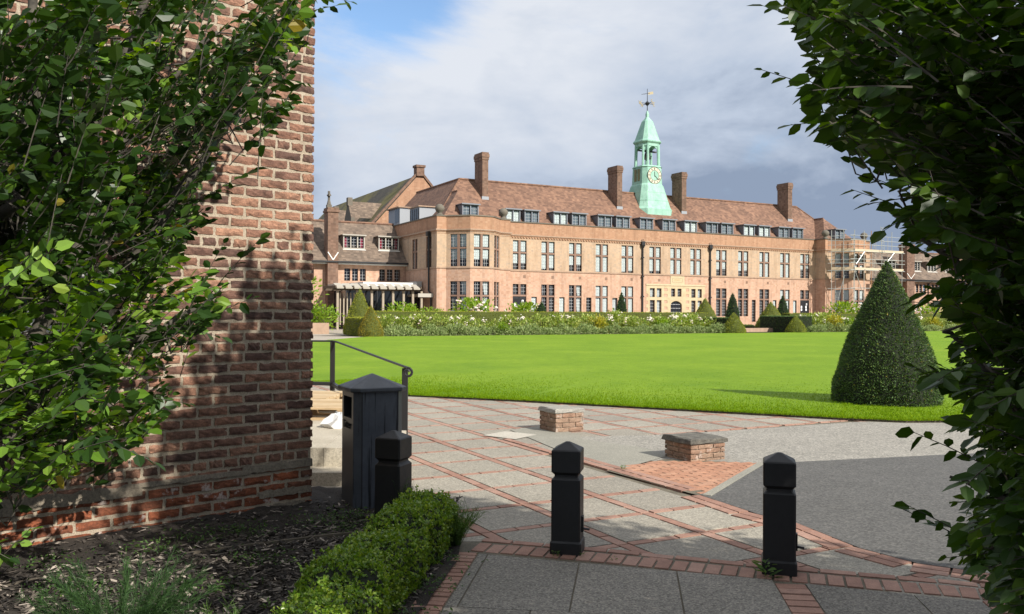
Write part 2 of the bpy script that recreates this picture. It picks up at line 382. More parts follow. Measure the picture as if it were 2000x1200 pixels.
def copy_dormer(parent, loc, w, h=1.32, rz=0, slope=1.09, lights=2, trim=None, cheek=None, lead=True, blind=None, curtain=None):
    key = ('d', round(w, 2), h, slope, lights, lead)
    if key not in _wc:
        c = MB(); c2 = MB(); dp = h/slope
        for x in (0, w): c.add([(x,.02,0),(x,dp,h),(x,.02,h)], [(0,1,2)] if x else [(0,2,1)])
        c.box(-.03, .07, 0, .1, 0, h, 1); c.box(w-.07, w+.03, 0, .1, 0, h, 1); c.box(.07, w-.07, 0, .1, -.03, .09, 1); c.box(.07, w-.07, 0, .1, h-.1, h, 1)
        c2.box(-.12, w+.12, -.14, dp+.35, h, h+.07, 0); c2.box(-.14, w+.14, -.17, -.14, h-.02, h+.09, 1)
        _wc[key] = (c.mesh('dormer', [cheek or M_LEAD, trim or M_LEAD]), c2.mesh('dormer_roof', [cheek or M_LEAD, trim or M_WHITE]))
    a, b = _wc[key]
    o = link('dormer', a, parent, loc, rz); link('dormer_roof', b, o)
    window(o, (.07, -.06, .09), 0, w-.14, h-.19, None, lights, .1, trim or M_LEAD, blind=(1.0 if blind is None and lights == 2 else blind), cols=1, step=.3, curtain=curtain, bm=None if blind is not None else M_SKYREFL)  # dormers without a white blind get a sheet painted as sky reflection
    return o

# ------------------------------------------------------------------ the hall
hall = empty('hall', (X0, Y0, 0), TH, 'long two-storey orange brick hall with red tiled roof, dormer row and green copper clock tower', 'hall')
PAR = 9.85; STR = 5.41; COR = 8.62
ZON = [(STR, 1), (COR, 2)]
wl = MB(); trim = MB(); cope = MB(); wins = []
# main front
W0 = [3.04*k for k in range(5)]+[15.56, 18.2, 20.8]+[24.25+3.043*k for k in range(5)]
holes = []
up_bl = [.62, .9, .6, 1.0, .92, .83, 1.0, 1.0, .55, .6, 1.0, 1.0, .35]
lo_st = [0, 0, 1, 2, 2, None, None, None, 0, 0, 0, 2, 0]
A0 = -1.0
for i, s in enumerate(W0):
    holes.append((s-A0, s+1.44-A0, 5.49, 8.21)); wins.append((s, 5.49, 1.44, 2.72, 1.58, up_bl[i], False))
    if lo_st[i] is None: continue
    if i in (0, 12):
        holes.append((s-A0, s+1.44-A0, .5, 4.15))
    else:
        holes.append((s-A0, s+1.44-A0, 1.2, 4.15)); wins.append((s, 1.2, 1.44, 2.95, 1.84, {0: None, 1: None, 2: .97}[lo_st[i]], lo_st[i] == 1))
slits = [(s+1.97, .6) for s in W0[:4]]+[(s+1.97, .55) for s in W0[8:12]]
for s, w in slits: holes.append((s-A0, s+w-A0, .6, 2.98))
# entrance block openings
ENT = [(15.62, .62, 3.12, 4.02), (16.48, .6, 3.12, 4.02), (15.62, .62, 1.2, 2.82), (16.48, .6, 1.2, 2.82),
       (18.3, .52, 3.2, 4.02), (19.12, .52, 3.2, 4.02), (20.92, .56, 3.12, 4.02), (21.76, .56, 3.12, 4.02), (20.92, .56, 1.2, 2.82), (21.76, .56, 1.2, 2.82)]
for s, w, a, b in ENT: holes.append((s-A0, s+w-A0, a, b))
holes.append((18.24-A0, 19.7-A0, .5, 2.75))
panel(wl, (A0, 0), (38.8, 0), 0, PAR, holes, ZON)
for s, z, w, h, tz, bl, dr in wins: window(hall, (s, 0, z), 0, w, h, tz, 2, .24, None, blind=bl, drape=dr)
for k, (s, w) in enumerate(slits): window(hall, (s, 0, .6), 0, w, 2.38, None, 1, 0, None, blind=(1.0 if k in (0, 1, 6, 7) else None), cols=1, drape=(k == 3))
for j, (s, w, a, b) in enumerate(ENT): window(hall, (s, 0, a), 0, w, b-a, None, 1, 0, M_YSTONE, cols=2, step=.32, drape=(j in (0, 1, 3, 7, 9)))
# double doors with paper notices
for s in (0, W0[12]):
    d = MB(); d.box(0, .7, .12, .17, 0, 2.5); d.box(.74, 1.44, .12, .17, 0, 2.5); d.box(0, 1.44, .06, .2, 2.5, 2.66, 1)
    for x in (.08, .82): d.box(x, x+.54, .11, .12, 1.1, 2.3, 2)
    for x in (.36, 1.06): d.box(x-.013, x+.013, .10, .11, 1.1, 2.3, 0)
    for z in (1.5, 1.9):
        for x in (.08, .82): d.box(x, x+.54, .102, .109, z-.012, z+.012, 0)
    do = d.build('double_door', [mat('dark_door_paint', (.02, .022, .026), .4), M_MULL, M_DARK], hall, (s, 0, .5))
    n_ = MB()
    for x, z in ((.2, 1.75), (.9, 1.75), (.2, 1.45), (.92, 1.45), (1.0, 2.05)): n_.box(x, x+.2, .092, .1, z-.12, z+.13)
    n_.build('paper_notice', mat('paper', (.75, .76, .78), .8), do)
    window(hall, (s, 0, 3.16), 0, 1.44, .99, None, 2, .24, None, cols=2)
# arched entrance
ar = MB(); hw = .73; cz = 2.3; pts = [(-hw, .5)]+[(-hw*math.cos(a), cz+.45*math.sin(a)) for a in np.linspace(0, math.pi, 13)]+[(hw, .5)]
ar.add([(18.97+x, .16, z) for x, z in pts], [tuple(range(len(pts)))[::-1]], 0)
for x in (-.36, 0, .36): ar.box(18.97+x-.02, 18.97+x+.02, .12, .155, .5, 2.7 if x == 0 else 2.62, 1)
for z in (1.2, 1.6, 2.0, 2.4): ar.box(18.97-.66, 18.97+.66, .135, .156, z-.016, z+.016, 2)
sp_ = []
for k in range(13):     # stone spandrel over the arch
    pass
top = [(18.97-hw*math.cos(a), cz+.45*math.sin(a)) for a in np.linspace(0, math.pi, 13)]
for k in range(12):
    (xa, za), (xb, zb) = top[k], top[k+1]
    ar.add([(xa,-.012,za),(xb,-.012,zb),(xb,-.012,2.78),(xa,-.012,2.78)], [(0,1,2,3)], 3); ar.add([(xa,-.012,za),(xa,.2,za),(xb,.2,zb),(xb,-.012,zb)], [(0,1,2,3)], 3)
ar.build('entrance_door', [mat('navy_door', (.012, .014, .022), .35), M_IRON, M_CAME, M_YSTONE], hall)
# yellow stone surround, a skin 3 cm proud with the same openings
ys = MB(); es = 15.15; ee = 22.75
eh = [(s-es, s+w-es, a, b) for s, w, a, b in ENT]+[(18.24-es, 19.7-es, .5, 2.78)]
br = []
for s0 in (17.4, 20.2):
    for z in (1.2, 1.85, 2.5, 3.15, 3.75): br.append((s0-es, s0+.42-es, z, z+.3))
for z in (1.0, 1.7, 2.4, 3.1): br += [(0, .25, z, z+.35), (ee-es-.25, ee-es, z, z+.35)]
panel(ys, (es, .03), (ee, .03), 0, 4.42, eh+br, depth=.028)
ys.box(es-.02, ee+.02, -.08, -.031, 4.3, 4.46)
ys.box(18.2, 20.0, -.05, -.001, 4.46, 5.3); ys.box(18.45, 19.75, -.07, -.051, 4.68, 4.72); ys.box(18.45, 19.75, -.07, -.051, 5.08, 5.12); ys.box(18.45, 18.49, -.07, -.051, 4.72, 5.08); ys.box(19.71, 19.75, -.07, -.051, 4.72, 5.08)
for k in range(5): ys.box(18.68+k*.17, 18.78+k*.17, -.058, -.051, 4.82, 4.98, 1)
ys.build('stone_surround', [M_YSTONE, varied('carved_stone', (.42, .33, .17), (.45, .35, .19), (.48, .38, .2), .9)], hall)
# wings: plan outline, left and mirrored right
WL = [(-8.2, -14), (-8.2, 1.4), (-7.3, 1.4), (-5.72, 2.95), (-3.53, 2.95), (-1.98, 1.4), (-1.0, 1.4), (-1.0, 0)]
WR = [(37.8-s, t) for s, t in reversed(WL)]
def wing_windows(p0, p1, side):
    ln = math.hypot(p1[0]-p0[0], p1[1]-p0[1]); hs = []
    if 2.0 < ln < 2.4:
        a = (ln-1.5)/2; hs = [(a, a+1.5, 5.49, 8.3), (a, a+1.5, 1.0, 4.2)]
        for (a0, a1, z0, z1), tz, bl in ((hs[0], 1.6, .58), (hs[1], 1.95, None)):
            loc, rz = at(p0, p1, a0, z0); window(hall, loc, rz, 1.5, z1-z0, tz, 2, .22, None, blind=bl if side == 0 else .5, drape=(bl is None))
    if ln > 10 and side == 0:
        for a, w in ((9.55, 1.3), (12.95, 1.25)):
            hs.append((a, a+w, 5.46, 8.2)); loc, rz = at(p0, p1, a, 5.46); window(hall, loc, rz, w, 2.74, 1.58, 2, .28, None, blind=.95)
    return hs
for side, path in ((0, WL), (1, WR)):
    for p0, p1 in zip(path[:-1], path[1:]):
        hs = wing_windows(p0, p1, side)
        panel(wl, p0, p1, 0, PAR, hs, ZON)
def run(mb, path, z0, z1, proud, mi=0, back=.0):
    """moulding following a plan path, outer corners mitred"""
    pts = [Vector((p[0], -p[1])) for p in path]; k = len(pts); outs = []
    for i, p in enumerate(pts):
        d0 = (p-pts[i-1]).normalized() if i else (pts[1]-p).normalized(); d1 = (pts[i+1]-p).normalized() if i < k-1 else d0
        n0, n1 = Vector((d0.y, -d0.x)), Vector((d1.y, -d1.x)); m_ = (n0+n1); m_ = m_/max(m_.length_squared/2, .3)
        outs.append(m_)
    for i in range(k-1):
        a, b, ma, mb_ = pts[i], pts[i+1], outs[i], outs[i+1]
        a0, a1, b0, b1 = a-ma*back, a+ma*proud, b-mb_*back, b+mb_*proud
        vs = [(*q, z) for z in (z0, z1) for q in (a0, b0, b1, a1)]
        mb.add(vs, [(0,3,2,1),(4,5,6,7),(0,1,5,4),(1,2,6,5),(2,3,7,6),(3,0,4,7)], mi)
full = WL[:-1]+[(-1.0, 0.0)]+[(38.8, 0.0)]+WR[1:]
run(trim, full, 5.33, 5.45, .07); run(trim, full, 8.52, 8.62, .06, 1); run(trim, full, 8.62, 8.74, .13)
run(trim, full, 8.36, 8.40, .02, 1)
for k in range(130):
    s = -.7+k*.3
    if s < 38.5: trim.box(s, s+.13, -.085, -.001, 8.41, 8.515, 1)
run(cope, full, PAR, PAR+.1, .07, 0, .35)
wl.build('wall', [M_BRK, M_BRKB, M_BRKR], hall)
trim.build('string_course', [M_STONE, M_BRKR], hall); cope.build('coping', M_COPE, hall)
inn = MB(); inn.box(-7.9, 45.7, .5, 13, .1, 9.3); inn.build('interior', M_DARK, hall)
vb = MB()
for s in [w_+1.1 for i, w_ in enumerate(W0) if i not in (6,)]: vb.box(s, s+.26, -.012, -.001, 4.72, 4.98)
vb.build('air_vent', varied('vent_brick', (.2, .12, .08), (.22, .14, .1), (.25, .16, .11), .9), hall)
# roofs
rf = MB(); E0 = 9.45; RS = 1.09; HR = 14.27; TR = -5.0
rf.add([(-7.6, .6, E0), (45.4, .6, E0), (41.0, 5.0, HR), (-3.2, 5.0, HR)], [(0, 1, 2, 3)])
rf.add([(-7.6, .6, E0), (-3.2, 5.0, HR), (-3.2, 16, HR), (-7.6, 16, E0)], [(0, 1, 2, 3)])
rf.add([(45.4, .6, E0), (45.4, 16, E0), (41.0, 16, HR), (41.0, 5.0, HR)], [(0, 1, 2, 3)])
rf.add([(-3.2, 5, HR), (41, 5, HR), (41, 9.4, E0), (-3.2, 9.4, E0)], [(0, 1, 2, 3)])
for mz in (0, 1):
    X = (lambda s: s) if not mz else (lambda s: 37.8-s)
    ap = (X(-4.6), 2.2, 12.72); bk = (X(-4.6), 4.2, 12.72)
    f1 = [(X(-7.6), -.8, E0), (X(-1.6), -.8, E0), ap]; f2 = [(X(-7.6), -.8, E0), ap, bk, (X(-7.6), 3.9, E0)]; f3 = [(X(-1.6), -.8, E0), (X(-1.6), 3.9, E0), bk, ap]
    for f in (f1, f2, f3): rf.poly(f if not mz else f[::-1])
rf.build('roof', M_TILE, hall)
rd = MB()
rd.tube([(-3.2, 5, HR), (41, 5, HR)], .13, 6); rd.tube([(-3.2, 5, HR), (-3.2, 16, HR)], .13, 6); rd.tube([(-3.2, 5, HR), (-7.6, .6, E0)], .09, 6); rd.tube([(41, 5, HR), (45.4, .6, E0)], .09, 6)
for sx in (-4.6, 42.4): rd.tube([(sx, 2.2, 12.72), (sx, 4.0, 12.72)], .1, 6)
rd.build('ridge_tiles', tiles('ridge_clay', (.17, .09, .06), (.23, .125, .08), (.29, .17, .11)), hall)
gt = MB(); gt.box(-7.9, 45.7, .2, .75, 9.2, 9.4); gt.build('gutter', M_LEAD, hall)
# dormers
DS = [(-.25, 1.48), (1.75, 1.5), (4.92, 1.5), (7.0, 1.6), (10.0, 1.6), (12.18, 1.6), (15.1, 1.6), (17.95, 1.62), (20.8, 1.62), (23.7, 1.55), (25.8, 1.62), (28.95, 1.55), (31.15, 1.6), (34.1, 1.55), (36.2, 1.6)]
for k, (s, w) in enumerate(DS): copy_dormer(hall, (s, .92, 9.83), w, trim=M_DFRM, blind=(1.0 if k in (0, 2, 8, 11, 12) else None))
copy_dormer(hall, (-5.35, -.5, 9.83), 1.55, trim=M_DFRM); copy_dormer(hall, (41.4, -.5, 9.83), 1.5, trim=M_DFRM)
# glazed roof lights over the left flank
rl = MB(); rl.box(-8.0, -5.6, 3.2, 5.6, 9.7, 11.15, 0); rl.box(-8.15, -5.5, 3.05, 5.75, 11.15, 11.25, 1); rl.box(-8.03, -8.0, 3.4, 5.4, 10.0, 11.0, 2)
for y in (3.4, 3.9, 4.4, 4.9, 5.4): rl.box(-8.06, -8.03, y-.03, y+.03, 10.0, 11.0, 3)
rl.box(-8.0, -5.0, 8.3, 11.5, 9.7, 11.6, 0); rl.box(-8.2, -4.9, 8.15, 11.6, 11.6, 11.7, 1); rl.box(-8.03, -8.0, 8.5, 9.6, 10.2, 11.5, 2)
rl.build('roof_light', [M_LEADL, M_STONE, mat('roof_glass', (.12, .14, .16), .1), M_IRON], hall)
# chimneys
for s0, w in ((-1.65, .62), (13.8, .62), (22.2, .62), (37.75, .64)):
    c = MB(); f0, f1 = 3.15, 4.85
    c.box(s0, s0+w, f0, f1, 12.0, 16.0); c.box(s0-.05, s0+w+.05, f0-.05, f1+.05, 16.0, 16.25); c.box(s0-.09, s0+w+.09, f0-.09, f1+.09, 16.25, 16.55); c.box(s0-.04, s0+w+.04, f0-.04, f1+.04, 16.55, 16.72)
    ch = c.build('chimney', M_CHIM, hall)
    fl = MB(); fl.box(s0-.05, s0+w+.05, f0-.04, f0+.02, 12.1, 12.5); fl.build('flashing', M_LEADL, ch)
# stone balls on the piers
for s in (-7.75, -1.5, 39.3, 45.55):
    b = MB(); b.lathe([(.3, 0), (.3, .12), (.2, .16), (.17, .24), (.33, .36), (.42, .56), (.42, .68), (.33, .86), (.16, .98), (.02, 1.0)], (s, -.95, PAR+.1), 14)
    b.build('stone_ball', M_COPE, hall, smooth=True)
# rainwater pipes
for s, y, z1 in ((14.65, -.12, 8.3), (23.36, -.12, 8.3)):
    d = MB(); d.tube([(s, y, .3), (s, y, z1)], .085, 8); d.box(s-.2, s+.2, y-.16, y+.1, z1, z1+.38); d.lathe([(.1, -.3), (.26, 0)], (s, y-.02, z1), 8)
    for z in (1.2, 3.1, 5.1, 7): d.box(s-.13, s+.13, y-.1, y+.1, z, z+.12)
    for dx in (-.16, .16): d.tube([(s+dx, y, z1+.38), (s+dx*.4, y, z1+.6)], .03, 4)
    d.build('rainwater_pipe', M_IRON, hall)
d = MB(); d.tube([(-8.33, -.45, 0), (-8.33, -.45, 3.0), (-8.33, .1, 3.4), (-8.33, .1, 8.2)], .085, 8); d.box(-8.55, -8.2, -.12, .3, 8.2, 8.6); d.build('rainwater_pipe', M_IRON, hall)
# clock tower of green copper
def copper():
    m = mat('green_copper', (.25, .52, .40), .75); t = m.node_tree; v = objco(t)
    c = ramp(t, noise(t, v, 1.2, 6, .65), [(.3, (.22, .42, .33)), (.55, (.32, .54, .43)), (.75, (.39, .60, .49))])
    g = N(t, 'ShaderNodeTexNoise', i={'Scale': 1, 'Detail': 4}); mpn = N(t, 'ShaderNodeMapping', i={'Scale': (5, 5, .6)}); L(t, v, mpn.inputs[0]); L(t, mpn.outputs[0], g.inputs['Vector'])
    c = mixc(t, ramp(t, g.outputs['Fac'], [(.52, (0, 0, 0)), (.75, (.6, .6, .6))]), c, (.16, .30, .23))
    setcol(m, c); return m
M_COP = copper(); M_COPD = mat('streaked_copper', (.17, .28, .20), .8); M_GILT = mat('gilt', (.40, .33, .20), .5)
TC = (18.95, 5.0)
def octo(hs, ch, z): return [(TC[0]+a, TC[1]+b, z) for a, b in ((-hs+ch,-hs),(hs-ch,-hs),(hs,-hs+ch),(hs,hs-ch),(hs-ch,hs),(-hs+ch,hs),(-hs,hs-ch),(-hs,-hs+ch))]
tw = MB()
tw.rings([octo(2.2, .66, 10.9), octo(2.2, .66, 12.5), octo(2.05, .62, 12.75), octo(1.44, .44, 15.1), octo(1.32, .41, 15.3), octo(1.25, .39, 17.05), octo(1.32, .41, 17.1), octo(1.2, .38, 17.25)])
for z in (13.4, 14.3): q = 2.05-(z-12.75)*.26; tw.rings([octo(q+.012, .56, z), octo(q+.012, .56, z+.04)])
for i in range(8):
    a = octo(1.06, .37, 17.25)[i]; b = octo(1.0, .34, 19.6)[i]; tw.tube([a, b], .13, 6)
tw.rings([octo(1.08, .36, 19.35), octo(1.08, .36, 19.62), octo(1.24, .40, 19.78), octo(1.26, .41, 19.88), octo(1.1, .36, 20.1), octo(.95, .31, 20.6), octo(.54, .18, 22.0), octo(.50, .16, 22.12), octo(.27, .09, 22.42), octo(.15, .05, 22.6), octo(.16, .05, 22.95), octo(.05, .015, 23.3)])
for i in range(8):   # arch heads of the belfry
    p0, p1 = Vector(octo(1.02, .34, 19.36)[i]), Vector(octo(1.02, .34, 19.36)[(i+1) % 8]); wd = (p1-p0).length
    if wd < .8:
        tw.obox(p0+Vector((0,0,-.45)), p1-p0, Vector((0,0,.45)), (Vector((TC[0],TC[1],p0.z))-p0).normalized()*.06); continue
    for k in range(8):
        f0, f1 = k/8, (k+1)/8; h0 = .55*(abs(f0-.5)*2)**2; h1 = .55*(abs(f1-.5)*2)**2
        tw.add([p0.lerp(p1, f0), p0.lerp(p1, f1), p0.lerp(p1, f1)-Vector((0,0,h1+.02)), p0.lerp(p1, f0)-Vector((0,0,h0+.02))], [(0,1,2,3)])
tower = tw.build('clock_tower', M_COP, hall)
lv = MB(); lv.box(TC[0]-1.30, TC[0]-1.27, TC[1]-.5, TC[1]-.08, 15.6, 16.9); lv.box(TC[0]-1.30, TC[0]-1.27, TC[1]+.08, TC[1]+.5, 15.6, 16.9)
lv.build('rusty_louvre', varied('rusty_streak', (.24, .26, .12), (.27, .25, .12), (.22, .3, .18), .9, 5, .6), tower, (-.03, 0, 0))
bl = MB(); bl.lathe([(.02, .75), (.2, .72), (.28, .5), (.34, .2), (.48, .02), (.48, 0)], (TC[0], TC[1], 18.1), 14); bl.box(TC[0]-1.2, TC[0]+1.2, TC[1]-.08, TC[1]+.08, 18.85, 19.0); bl.tube([(TC[0], TC[1], 17.2), (TC[0], TC[1], 18.1)], .06, 6)
bl.build('bell', mat('bell_bronze', (.035, .032, .03), .5), tower, smooth=False)
ck = MB(); cy = TC[1]-1.31; cz = 16.15; cx = TC[0]
def disc(mb, r0, r1, y, k, mi, cx=0, cz=0):
    for j in range(k):
        a, b = 2*math.pi*j/k, 2*math.pi*(j+1)/k
        mb.add([(cx+r0*math.sin(a), y, cz+r0*math.cos(a)), (cx+r0*math.sin(b), y, cz+r0*math.cos(b)), (cx+r1*math.sin(b), y, cz+r1*math.cos(b)), (cx+r1*math.sin(a), y, cz+r1*math.cos(a))], [(0,1,2,3)], mi)
disc(ck, 0, .92, -.03, 40, 0); disc(ck, .56, .86, -.035, 40, 1); disc(ck, .52, .56, -.04, 40, 2); disc(ck, .86, .92, -.04, 40, 2)
for h in range(12):      # roman numerals as radial strokes
    a = 2*math.pi*h/12; nm = {0: 'XII', 1: 'I', 2: 'II', 3: 'III', 4: 'IIII', 5: 'V', 6: 'VI', 7: 'VII', 8: 'VIII', 9: 'IX', 10: 'X', 11: 'XI'}[h]
    for q, chh in enumerate(nm):
        o = (q-(len(nm)-1)/2)*.06
        st = [(0, 0)] if chh == 'I' else ([(.035, 0), (-.035, 0)] if chh == 'V' else [(.03, -.03), (-.03, .03)])
        for t0, t1 in st:
            def pp(rad, off): return Vector((rad*math.sin(a)+off*math.cos(a), -.045, rad*math.cos(a)-off*math.sin(a)))
            ck.bar(pp(.81, o+t0), pp(.61, o+t1), .022, .01, (0, 1, 0), 2)
ck.bar((0, -.06, -.1), (0, -.06, .42), .06, .01, (0,1,0), 2); a = math.radians(132); ck.bar((0, -.075, 0), (.68*math.sin(a), -.075, .68*math.cos(a)), .05, .01, (0,1,0), 2)
a = math.radians(11); ck.build('clock_face', [M_COP, mat('clock_cream', (.62, .58, .44), .6), mat('clock_dark', (.03, .035, .03), .6)], tower, (cx, cy, cz), smooth=False)
wv = MB(); wx, wy = TC
wv.tube([(wx, wy, 23.1), (wx, wy, 25.7)], [.05, .025], 6); wv.lathe([(.02, -.28), (.18, -.14), (.26, 0), (.18, .14), (.02, .28)], (wx, wy, 24.1), 10)
for dx, dy, ch in ((1, 0, 'E'), (-1, 0, 'W'), (0, 1, 'N'), (0, -1, 'S')):
    wv.bar((wx, wy, 24.1), (wx+dx*.75, wy+dy*.75, 24.1), .05)
    S_ = {'E': [((0,0),(0,1)),((0,0),(.6,0)),((0,.5),(.5,.5)),((0,1),(.6,1))], 'W': [((0,1),(.2,0)),((.2,0),(.4,.7)),((.4,.7),(.6,0)),((.6,0),(.8,1))], 'N': [((0,0),(0,1)),((0,1),(.6,0)),((.6,0),(.6,1))], 'S': [((0,0),(.5,0)),((.5,0),(.5,.5)),((.5,.5),(0,.5)),((0,.5),(0,1)),((0,1),(.5,1))]}[ch]
    for (xa, za), (xb, zb) in S_:
        px = wx+dx*.95-.15; wv.bar((px+xa*.36, wy+dy*.9, 23.92+za*.4), (px+xb*.36, wy+dy*.9, 23.92+zb*.4), .05, .05, (0,1,0), 1)
wv.bar((wx-.75, wy, 25.0), (wx+.35, wy, 25.25), .045); wv.add([(wx+.1, wy-.02, 25.05), (wx+.8, wy-.02, 25.2), (wx+.75, wy-.02, 25.5), (wx+.1, wy-.02, 25.3)], [(0,1,2,3)], 1)
wv.build('weather_vane', [M_IRON, M_GILT], tower)
# ------------------------------------------------------------------ chapel behind the left wing
ch = empty('chapel', B(-2.1, -18, 0), TH, 'tall brick chapel with steep mossy roof rising behind the left wing', 'chapel')
rf = MB(); hw = 7.2; hr = 16.6; he = 8.6; ln = 36
rf.add([(-hw-.4, .25, he-.5), (0, .25, hr), (0, ln, hr), (-hw-.4, ln, he-.5)], [(0,1,2,3)]); rf.add([(hw+.4, .25, he-.5), (hw+.4, ln, he-.5), (0, ln, hr), (0, .25, hr)], [(0,1,2,3)])
rf.build('roof', M_TILEM, ch)
w = MB(); w.poly([(-hw, 0, 0), (hw, 0, 0), (hw, 0, he), (0, 0, hr+.1), (-hw, 0, he)]); w.poly([(-hw, 0, 0), (-hw, 0, he), (-hw, ln, he), (-hw, ln, 0)]); w.poly([(hw, 0, 0), (hw, ln, 0), (hw, ln, he), (hw, 0, he)])
w.build('wall', M_BRKR, ch)
c = MB(); a = (hr-he)/hw
for sx in (-1, 1): c.add([(sx*(hw+.3), -.12, he-.1), (0, -.12, hr+.25), (0, .3, hr+.25), (sx*(hw+.3), .3, he-.1), (sx*(hw+.3), -.12, he+.25), (0, -.12, hr+.6), (0, .3, hr+.6), (sx*(hw+.3), .3, he+.25)], [(0,1,5,4),(1,2,6,5),(2,3,7,6),(3,0,4,7),(4,5,6,7),(0,3,2,1)])
c.box(-.45, .45, -.25, .65, hr-.2, hr+.75); c.box(-.55, .55, -.35, .75, hr+.75, hr+1.0); c.build('gable_coping', M_CHIM, ch)
for yy, sc in ((5.2, 1.35), (10.5, 1.0)):      # two stone gablets standing through the left slope
    g = MB(); x0 = -6.3; g.box(x0-.2, x0+.2, yy-.9*sc, yy+.9*sc, 10, 11.9); g.poly([(x0-.2, yy-.9*sc, 11.9), (x0-.2, yy, 12.2+1.2*sc), (x0-.2, yy+.9*sc, 11.9)][::-1])
    g.box(x0-.28, x0+.25, yy-.3, yy+.3, 11.7+1.2*sc, 12.6+1.2*sc); g.add([(x0-.2, yy-.9*sc, 11.9), (x0-.2, yy, 12.2+1.2*sc), (x0+3.6*sc, yy, 12.2+1.2*sc), (x0+2.0*sc, yy-.9*sc, 11.9)], [(0,1,2,3)], 1); g.build('roof_gablet', [M_COPE, M_TILEB], ch)
g = MB(); g.box(-.35, .35, ln-.6, ln, hr-.4, hr+.5); g.lathe([(.35, .5), (.2, 1.1), (.16, 1.2)], (0, ln-.3, hr), 8); g.box(-.14, .14, ln-.44, ln-.16, hr+1.2, hr+2.5); g.box(-.14, .14, ln-.75, ln+.15, hr+1.75, hr+2.05)
g.lathe([(.32, -.06), (.36, 0), (.32, .06)], (0, ln-.3, hr+1.9), 8); g.build('cross_finial', M_COPE, ch)

# ------------------------------------------------------------------ low ranges either side
def low_range(name, s0, s1, label, wins, dorms, chims, hasp):
    r = empty(name, B(0, -6.2, 0), TH, label, 'building')
    e = 6.1; rise = 3.92; back = 3.3; w = MB(); hs = []
    for s, n, z0, z1 in wins: hs.append((s-s0, s-s0+n*.56+(n-1)*.18, z0, z1))
    P0, P1 = (s0, 0), (s1, 0)
    panel(w, P0, P1, 0, e+.05, hs, [(9, 0)]); w.poly([(s0, 0, 0), (s0, 0, e), (s0, back, e+rise), (s0, 2*back, e), (s0, 2*back, 0)]); w.poly([(s1, 0, 0), (s1, 2*back, 0), (s1, 2*back, e), (s1, back, e+rise), (s1, 0, e)])
    w.build('wall', M_BRK, r)
    for s, n, z0, z1 in wins: window(r, (s, 0, z0), 0, n*.56+(n-1)*.18, z1-z0, None, n, .18, M_BRK, cols=1, step=.28)
    f = MB(); o = .75
    f.add([(s0, -o, e-.05), (s1, -o, e-.05), (s1, -.2, e+.35), (s0, -.2, e+.35)], [(0,1,2,3)]); f.add([(s0, -.2, e+.35), (s1, -.2, e+.35), (s1, back, e+rise), (s0, back, e+rise)], [(0,1,2,3)])
    f.add([(s0, back, e+rise), (s1, back, e+rise), (s1, 2*back+.4, e-.4), (s0, 2*back+.4, e-.4)], [(0,1,2,3)]); f.build('roof', M_TILEB, r)
    g = MB(); g.tube([(s0, back, e+rise), (s1, back, e+rise)], .14, 6); g.build('ridge_tiles', M_TILE, r)
    g = MB(); g.box(s0, s1, -o-.12, -o, e-.17, e-.03); g.box(s0, s1, -.6, -.001, e-.3, e-.2, 1); g.build('gutter', [M_IRON, M_WHITE], r)
    sl = (rise-.35)/(back+.2)
    for s, w_, cur in dorms:
        d = copy_dormer(r, (s, .62, e+1.2), w_, 1.25, 0, sl, 3, M_OAK, M_TILEB, False, None, cur)
        q = MB(); q.box(-.1, w_+.1, -.12, .02, -.1, -.032); q.build('sill', M_WHITE, d)
    for s, w_, top in chims:
        c = MB(); c.box(s, s+w_, -.75, .5, 0, top-.3); c.box(s-.1, s+w_+.1, -.85, .6, top-.3, top-.1); c.box(s-.04, s+w_+.04, -.79, .54, top-.1, top+.1); k = c.build('chimney', M_CHIM, r)
        fl = MB()
        for dx0, dx1 in ((0, w_/2), (w_, w_/2)): fl.bar((s+dx0, -.78, e+.75), (s+dx1, -.78, e+.05), .09, .03, (0,1,0))
        fl.build('flashing', M_WHITE, k)
    for s in hasp: d = MB(); d.tube([(s, -.75, e-.15), (s, -.12, e-.5), (s, -.12, .2)], .06, 6); d.box(s-.12, s+.12, -.2, -.05, e-.75, e-.5); d.build('rainwater_pipe', M_IRON, r)
    return r
low_range('accommodation_range', -34, -8.22, 'low brick range with brown tiled roof and two red-curtained dormers left of the hall',
          [(-14.1, 3, 4.33, 5.46), (-10.75, 3, 4.38, 5.46), (-18.2, 2, 4.33, 5.46), (-13.9, 3, 1.5, 3.2)], [(-14.0, 2.0, 1), (-10.6, 1.95, 1), (-19.5, 2.0, 1)], [(-15.85, .95, 10.75)], [-17.3])
low_range('service_range', 46.02, 90, 'low brick range with brown tiled roof and white dormers right of the scaffolding',
          [(64.0, 3, 4.4, 5.5), (67.2, 3, 4.4, 5.5), (71.5, 3, 4.4, 5.5), (75, 3, 4.4, 5.5), (53, 3, 4.4, 5.5), (58, 3, 4.4, 5.5), (64.2, 2, 1.5, 2.7), (71.5, 2, 1.5, 2.7), (76.5, 2, 1.5, 2.7)],
          [(63.9, 1.8, None), (67.2, 1.8, None), (70.9, 1.8, None), (74.1, 1.8, None), (78, 1.8, None), (58.6, 2.2, None), (53.5, 2.2, None)], [(61.3, 1.5, 10.6), (72.0, 1.2, 11.4)], [66.4, 69.8])

